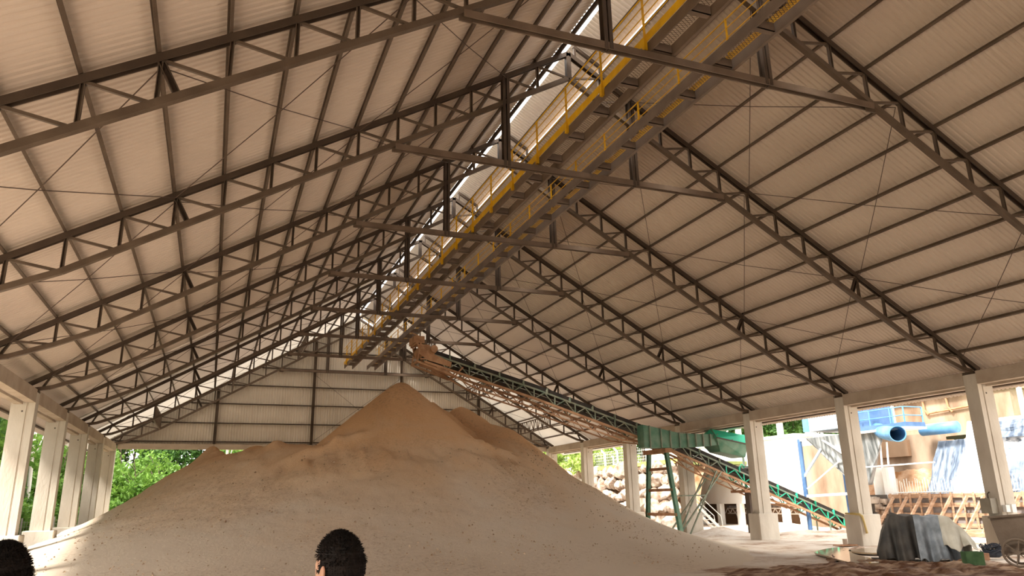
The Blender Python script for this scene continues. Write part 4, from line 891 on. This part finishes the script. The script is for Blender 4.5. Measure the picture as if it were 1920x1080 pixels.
def crate_etc():
    t = thing('open_crate', 'small green crate standing right of the covered machine', 'crate', (10.4, 3.45, 0)); c = Vector((10.45, 3.5, 0)); R = Matrix.Rotation(-.55, 3, 'Z')
    def wall(a, b, h=.34, th=.02):
        a = R @ Vector((a[0], a[1], 0))+c; b = R @ Vector((b[0], b[1], 0))+c; return MB().bar((a.x, a.y, h/2+.01), (b.x, b.y, h/2+.01), th, h)
    for i, (a, b) in enumerate((((-.22, -.17), (.22, -.17)), ((.22, -.17), (.22, .17)), ((.22, .17), (-.22, .17)), ((-.22, .17), (-.22, -.17)))): wall(a, b).build('side', 'crate' if i != 1 else 'green_g', t)
    MB().box((10.27, 3.33, .01), (10.63, 3.67, .03)).build('bottom', 'crate', t)
    # cart
    t = thing('wheeled_cart', 'tall taupe steel cart on spoked wheels at the right picture edge', 'cart', (10.6, 2.2, 0)); L = Vector((.55, -.84, 0)); N = Vector((.84, .55, 0)); o = Vector((10.62, 2.92, 0))
    P = lambda u, n, z: tuple(o+L*u+N*n+Vector((0, 0, z)))
    mb = MB(); vs = [P(.18, 0, .30), P(1.1, 0, .30), P(1.1, .75, .30), P(.18, .75, .30), P(.0, -.06, 1.24), P(1.25, -.06, 1.36), P(1.25, .85, 1.36), P(.0, .85, 1.24)]
    mb.add(vs, [(0, 1, 5, 4), (1, 2, 6, 5), (2, 3, 7, 6), (3, 0, 4, 7), (0, 3, 2, 1)]); b = mb.build('hopper_body', 'cart', t); so = b.modifiers.new('s', 'SOLIDIFY'); so.thickness = .03
    MB().bar(P(-.03, -.08, 1.25), P(1.27, -.08, 1.37), .05, .05).build('rim', 'cart', t)
    for u, n in ((.5, -.14), (.5, .88), (1.15, -.14)):
        w = thing('wheel', None, None, P(u, n, .36)); w['_l'] = list(P(u, n, .36)); w.parent = t; w.location = Vector(P(u, n, .36))-Vector(t.location)
        for key in ('label', 'category'):
            if key in w: del w[key]
        rr = .34; mb = MB(); mb.tube([P(u+rr*math.cos(a*PI/14), n, .36+rr*math.sin(a*PI/14)) for a in range(29)], .032, 8, cap=False); mb.build('rim', 'cart', w, smooth=True)
        for a in range(3): MB().bar(P(u+rr*math.cos(a*PI/3+.3), n, .36+rr*math.sin(a*PI/3+.3)), P(u-rr*math.cos(a*PI/3+.3), n, .36-rr*math.sin(a*PI/3+.3)), .045, .03).build('spoke', 'cart', w)
        MB().tube([P(u, n-.05, .36), P(u, n+.05, .36)], .06, 12).build('hub', 'cart', w)
    # coil of hose, scraps
    mb = MB(); rn = random.Random(2)
    for k in range(9):
        a0 = rn.uniform(-.25, .25); r = rn.uniform(.16, .30); cx, cy, cz = 12.9+rn.uniform(-.06, .06), 4.75+rn.uniform(-.06, .06), .22+k*.018
        mb.tube([(cx+r*math.cos(a*PI/10), cy+r*math.sin(a*PI/10)*1.1, cz+a0*.5*r*math.cos(a*PI/10)*2+.05*math.sin(a)) for a in range(21)], .016, 6, cap=False)
    mb.add([(12.9+.26*math.cos(a)*math.cos(b), 4.75+.28*math.sin(a)*math.cos(b), .14+.14*math.sin(b)) for b in (-.9, -.3, .3, .9) for a in [i*PI/6 for i in range(12)]], [(i+12*j, (i+1) % 12+12*j, (i+1) % 12+12*(j+1), i+12*(j+1)) for j in range(3) for i in range(12)])
    tag(mb.build('hose_coil', 'trouser'), 'tangled coil of dark hose on the ground left of the cart', 'hose')
    for i, (x, y, w, l, r, lab) in enumerate(((12.9, 5.9, .9, .55, .3, 'white crumpled board sloping down behind the green crate'), (12.2, 4.6, .5, .2, .8, 'small white scrap of foam between crate and hose coil'))):
        X, Y = np.meshgrid(np.linspace(-w/2, w/2, 14), np.linspace(-l/2, l/2, 8)); Z = .10+.18*(X+w/2)/w*(1-i)+.10*fbm(X*5+i, Y*5, 3); ob = grid_mesh('white_scrap', X*math.cos(r)-Y*math.sin(r)+x, X*math.sin(r)+Y*math.cos(r)+y, Z+.03, 'white', smooth=False); so = ob.modifiers.new('s', 'SOLIDIFY'); so.thickness = .03; tag(ob, lab, 'scrap')
    # switch box on column
    t = thing('switch_box', 'grey electrical switch box fixed to the right column above its socket', 'switch box', (14.9, 6, 1.4))
    MB().box((14.72, 5.86, 1.24), (15.03, 6.24, 1.72)).build('box', 'box_g', t); MB().box((14.70, 5.90, 1.27), (14.72, 6.20, 1.69)).build('lid', 'box_g', t)
    MB().tube([(14.9, 6.05, 1.72), (14.9, 6.05, 1.86), (15.0, 6.05, 1.92)], .02, 6).build('conduit', 'joint', t)
    t = thing('socket_outlets', 'pair of pale power outlets beside the switch box', 'power outlet', (15.2, 5.6, 1.4))
    MB().box((15.08, 5.62, 1.28), (15.26, 5.74, 1.5)).build('outlet', 'white', t); MB().box((15.36, 5.62, 1.26), (15.56, 5.74, 1.52)).build('outlet', 'offwhite', t)
    # strap on socket
    mb = MB(); mb.tube([(14.86, 12.3, 1.20), (14.84, 11.85, 1.19), (14.86, 11.57, 1.17), (14.95, 11.54, 1.1), (15.02, 11.54, .8), (15.06, 11.52, .45)], [.03, .045, .05, .05, .04, .05], 7)
    tag(mb.build('strap', 'rope', smooth=True), 'dirty yellow strap hanging over a column socket', 'strap')
    tag(MB().tube([(14.45, 12.1, 0), (14.45, 12.1, .24)], .09, 12).build('tin_can', 'concrete_d'), 'small tin can at the foot of the socket with the strap', 'can')
    tag(MB().box((13.9, 11.7, .0), (14.7, 12.2, .04)).build('board_scrap', 'rust'), 'brown board lying on the mud under the tin can', 'board')
crate_etc()

# ------------------------------------------------------------------ mud and puddles
def mudpatch():
    X, Y = np.meshgrid(np.arange(3.2, 12.2, .05), np.arange(.5, 9.6, .05))
    u = (X-7.6)*.80-(Y-4.2)*-.0; 
    d = ((X-6.9-(.0))*.58+(Y-3.9)*.42); 
    m = 1.0-np.sqrt(((X-7.0)/4.3)**2+((Y-3.7)/2.5)**2)+.9*fbm(X*.9, Y*.9, 4)
    rut = .10*np.sin((X*.62+Y*.8)*4.6+2.2*fbm(X*.6, Y*.6, 3))*np.clip(m*2, 0, 1)
    Z = np.clip(m*.3, -.15, .05)+rut*.45+np.clip(m*3, 0, 1)*(.24*fbm(X*2.6, Y*3.4, 6))-.02
    o = grid_mesh('mud_ruts', X, Y, Z, 'mud'); tag(o, 'churned red-brown mud with wheel ruts in front of the covered machine', 'mud', kind='stuff')
    X, Y = np.meshgrid(np.arange(8, 14, .05), np.arange(6.4, 11.5, .05)); q = (X-8)*.62-(Y-6.4)*.0
    c = np.abs((Y-6.7)-(X-9.0)*.95-.5*np.sin(X*.8)); Z = .085-c*.35+.14*fbm(X*2.5, Y*2.5, 4)-.02; Z = np.where(Z < -.12, -.12, Z)
    tag(grid_mesh('mud_ridge', X, Y, Z, 'mud'), 'thin brown mud ridge curving past the long puddle', 'mud', kind='stuff')
    def puddle(pts, z, lab):
        P = []
        n = len(pts)
        for i in range(n):
            p0, p1, p2, p3 = [np.array(pts[(i+k-1) % n], float) for k in range(4)]
            for s in np.linspace(0, 1, 8, endpoint=False): P.append(.5*((2*p1)+(-p0+p2)*s+(2*p0-5*p1+4*p2-p3)*s*s+(-p0+3*p1-3*p2+p3)*s**3))
        mb = MB(); k = len(P); mb.add([(p[0], p[1], z) for p in P]+[(p[0], p[1], z-.05) for p in P], [tuple(range(k))]+[(i, k+i, k+(i+1) % k, (i+1) % k) for i in range(k)]); tag(mb.build('puddle', 'water'), lab, 'puddle', 'rain puddles on the yard floor')
    puddle([(9.2, 7.6), (10.2, 9.2), (12.2, 10.4), (12.4, 9.9), (10.6, 7.9), (9.6, 6.3), (8.5, 4.9), (7.9, 5.3)], .075, 'long curved muddy puddle between two ruts')
    puddle([(11.4, 8.9), (12.9, 9.6), (13.4, 9.0), (12.0, 8.0), (11.2, 7.7)], .075, 'smaller puddle just left of the dark tarpaulin')
mudpatch()

# ------------------------------------------------------------------ people
def person(loc, label, facing, shirt, face=True, headyaw=0.):
    H = 1.80
    t = thing('person', label, 'person', loc); bm_name = 'body'
    J = {}; verts = []; edges = []; rad = []
    def v(p, r, parent=None):
        verts.append(p); rad.append(r)
        if parent is not None: edges.append((parent, len(verts)-1))
        return len(verts)-1
    pel = v((0, 0, .95), (.16, .12)); w = v((0, .01, 1.10), (.145, .105), pel); c = v((0, .0, 1.30), (.17, .12), w); s_ = v((0, -.01, 1.43), (.13, .09), c); nk = v((0, 0, 1.50), (.058, .06), s_); v((0, .015, 1.60), (.052, .056), nk)
    for sd in (-1, 1):
        sh = v((sd*.185, 0, 1.42), (.062, .062), s_); el = v((sd*.235, -.02, 1.13), (.045, .045), sh); wr = v((sd*.245, .05, .88), (.029, .029), el); pa = v((sd*.245, .07, .80), (.036, .02), wr)
        for k, (dx, l) in enumerate(((-.03, .070), (-.01, .082), (.012, .076), (.03, .06))):
            a = v((sd*.245+dx*.2, .07+dx, .745), (.0095, .0095), pa); b = v((sd*.243, .075+dx*1.05, .745-l*.55), (.0088, .0088), a); v((sd*.232, .08+dx, .745-l), (.0075, .0075), b)
        a = v((sd*.235, .10, .82), (.012, .012), pa); v((sd*.225, .125, .775), (.0095, .0095), a)
        hp = v((sd*.095, 0, .88), (.098, .098), pel); kn = v((sd*.105, .015, .49), (.062, .065), hp); an = v((sd*.11, -.01, .10), (.042, .045), kn); ft = v((sd*.115, .06, .05), (.042, .035), an); v((sd*.12, .16, .035), (.040, .026), ft)
    me = bpy.data.meshes.new('body'); me.from_pydata(verts, edges, []); o = bpy.data.objects.new('body', me); COL.objects.link(o)
    sk = o.modifiers.new('sk', 'SKIN'); sk.use_smooth_shade = True
    for i, r in enumerate(rad): me.skin_vertices[0].data[i].radius = r
    me.skin_vertices[0].data[0].use_root = True
    sb = o.modifiers.new('sb', 'SUBSURF'); sb.levels = 2; sb.render_levels = 2
    bpy.context.view_layer.update(); dg = bpy.context.evaluated_depsgraph_get(); em = bpy.data.meshes.new_from_object(o.evaluated_get(dg))
    # head: sculpted sphere joined into the same mesh
    bm = bmesh.new(); bm.from_mesh(em); hb = bmesh.new(); bmesh.ops.create_uvsphere(hb, u_segments=64, v_segments=48, radius=1)
    cz = 1.695; hy = headyaw
    def head_shape(n):
        x, y, z = n; X = x*.076; Y = y*.098; Z = z*.122
        if y > 0: Y *= .96
        if z < 0: X *= 1-.28*(-z)**1.5; Y *= 1-.10*(-z)
        if z < -.2 and y < 0: Y *= 1-.35*min(1, (-z-.2)*1.3)
        if z < -.3 and y > 0: Y += .012*max(0, y)
        fx = math.exp(-(x/.16)**2)
        Y += fx*.024*math.exp(-((z+.25)/.16)**2)*max(0, y)+fx*.010*math.exp(-((z+.02)/.12)**2)*max(0, y)     # nose
        Y -= .010*max(0, y)*math.exp(-((abs(x)-.42)/.17)**2)*math.exp(-((z-.02)/.11)**2)                        # eye sockets
        Y += .006*max(0, y)*math.exp(-((z-.20)/.08)**2)                                                          # brow
        Y += .007*max(0, y)*math.exp(-(x/.3)**2)*(math.exp(-((z+.50)/.05)**2)+math.exp(-((z+.62)/.05)**2))       # lips
        Y += .010*max(0, y)*math.exp(-(x/.3)**2)*math.exp(-((z+.85)/.10)**2)                                     # chin
        return X, Y, Z
    cyw, syw = math.cos(hy), math.sin(hy)
    def place(X, Y, Z): return Vector((X*cyw-Y*syw, X*syw+Y*cyw+.01, Z+cz))
    for q in hb.verts: q.co = place(*head_shape(q.co))
    def ear(sd):
        e = bmesh.new(); bmesh.ops.create_uvsphere(e, u_segments=20, v_segments=14, radius=1)
        for q in e.verts:
            x, y, z = q.co; rr = math.hypot(y, z); bowl = -.006*math.exp(-(rr/.5)**2) if x*sd > 0 else 0
            q.co = place(sd*(.080+abs(0)*1+.009*x*sd+bowl+.010*(-y*.5+.2)), -.006+y*.019-z*.004, -.008+z*.032)
        return e
    for b_ in (hb, ear(-1), ear(1)):
        tmp = bpy.data.meshes.new('tmp'); b_.to_mesh(tmp); b_.free(); bm.from_mesh(tmp); bpy.data.meshes.remove(tmp)
    fm = bpy.data.meshes.new('body'); bm.to_mesh(fm); bm.free(); fm.materials.append(MT['skin'])
    for p in fm.polygons: p.use_smooth = True
    bpy.data.objects.remove(o); body = bpy.data.objects.new('body', fm); COL.objects.link(body); body.parent = t
    # eyes
    for sd in (-1, 1):
        e = bmesh.new(); bmesh.ops.create_uvsphere(e, u_segments=12, v_segments=8, radius=.0115)
        for q in e.verts: q.co = place(q.co.x+sd*.032, q.co.y+.072, q.co.z+.004)
        m_ = bpy.data.meshes.new('eye'); e.to_mesh(m_); e.free(); m_.materials.append(MT['white']); ob = bpy.data.objects.new('eye', m_); COL.objects.link(ob); ob.parent = t
    # hair: cap plus short strands
    cap = bmesh.new(); bmesh.ops.create_uvsphere(cap, u_segments=64, v_segments=48, radius=1); kill = []
    def hairline(n):
        x, y, z = n; a = math.atan2(y, abs(x))      # +y front
        if y > 0: return z > .58-.50*(1-y)**2.2 if abs(x) < .95 else z > -.05
        return z > -.62+.25*abs(x)**3 if y < -.25 else z > -.35-.9*y*.0 
    for q in list(cap.verts):
        if not hairline(q.co): kill.append(q)
    bmesh.ops.delete(cap, geom=kill, context='VERTS')
    hp = []
    for q in cap.verts:
        n = q.co.normalized(); X, Y, Z = head_shape(n); g = .007*(1+.9*max(0, n.z))+.003*math.sin(n.x*40)*math.cos(n.y*37); k = 1+g/.1
        if n.z < -.1: k = 1.045
        q.co = place(X*k, Y*k, Z*k); hp.append((q.co.copy(), n.copy()))
    rn = random.Random(9); mesh = bpy.data.meshes.new('hair'); cap.to_mesh(mesh); cap.free(); vs = [tuple(v_.co) for v_ in mesh.vertices]; fs = [tuple(p.vertices) for p in mesh.polygons]; bpy.data.meshes.remove(mesh)
    for i in range(9000):
        p, n = rn.choice(hp); nn = Vector((n.x*cyw-n.y*syw, n.x*syw+n.y*cyw, n.z)); flow = Vector((rn.uniform(-.5, .5), rn.uniform(-.3, .5), rn.uniform(-.9, .1))) if n.z < .45 else Vector((rn.uniform(-.7, .5), rn.uniform(-.4, .8), .1))
        L = (.006 if n.z < .2 else .013)*rn.uniform(.6, 1.3); d = (nn*.75+flow*1.3).normalized(); sd_ = d.cross(nn+Vector((.01, .02, .03))).normalized()*.0009; b0 = p+Vector((rn.uniform(-.002, .002), rn.uniform(-.002, .002), rn.uniform(-.002, .002)))-nn*.002
        k = len(vs); m1 = b0+d*L*.55+nn*.001; m2 = b0+d*L-Vector((0, 0, L*.15)); vs += [tuple(b0-sd_), tuple(b0+sd_), tuple(m1+sd_*.8), tuple(m2), tuple(m1-sd_*.8)]; fs.append((k, k+1, k+2, k+3, k+4))
    hm = bpy.data.meshes.new('hair'); hm.from_pydata(vs, [], fs); hm.materials.append(MT['hair']); ho = bpy.data.objects.new('hair', hm); COL.objects.link(ho); ho.parent = t
    # clothes: shells of the body surface
    def shell(name, keep, off, mat):
        b = bmesh.new(); b.from_mesh(fm); b.normal_update(); bmesh.ops.delete(b, geom=[q for q in b.verts if not keep(q.co)], context='VERTS')
        for q in b.verts: q.co += q.normal*off
        m_ = bpy.data.meshes.new(name); b.to_mesh(m_); b.free(); m_.materials.append(MT[mat]); ob = bpy.data.objects.new(name, m_); COL.objects.link(ob); ob.parent = t; so = ob.modifiers.new('s', 'SOLIDIFY'); so.thickness = .006
    shell('shirt', lambda c: .90 < c.z < 1.49 and not (abs(c.x) > .19 and c.z < 1.16), .014, shirt)
    shell('trousers', lambda c: .12 < c.z < .98 and abs(c.x) < .20, .012, 'trouser')
    shell('shoes', lambda c: c.z < .11, .010, 'hair')
    t.rotation_euler = (0, 0, facing); t.scale = (1, 1, .983)
    return t
person((-8.70, -9.05, .005), 'person with short dark hair seen from behind, face turned away to the left', .56, 'shirt2')
person((-9.752, -9.05, .005), 'person cut off at the lower left corner, only dark hair showing', .15, 'shirt')
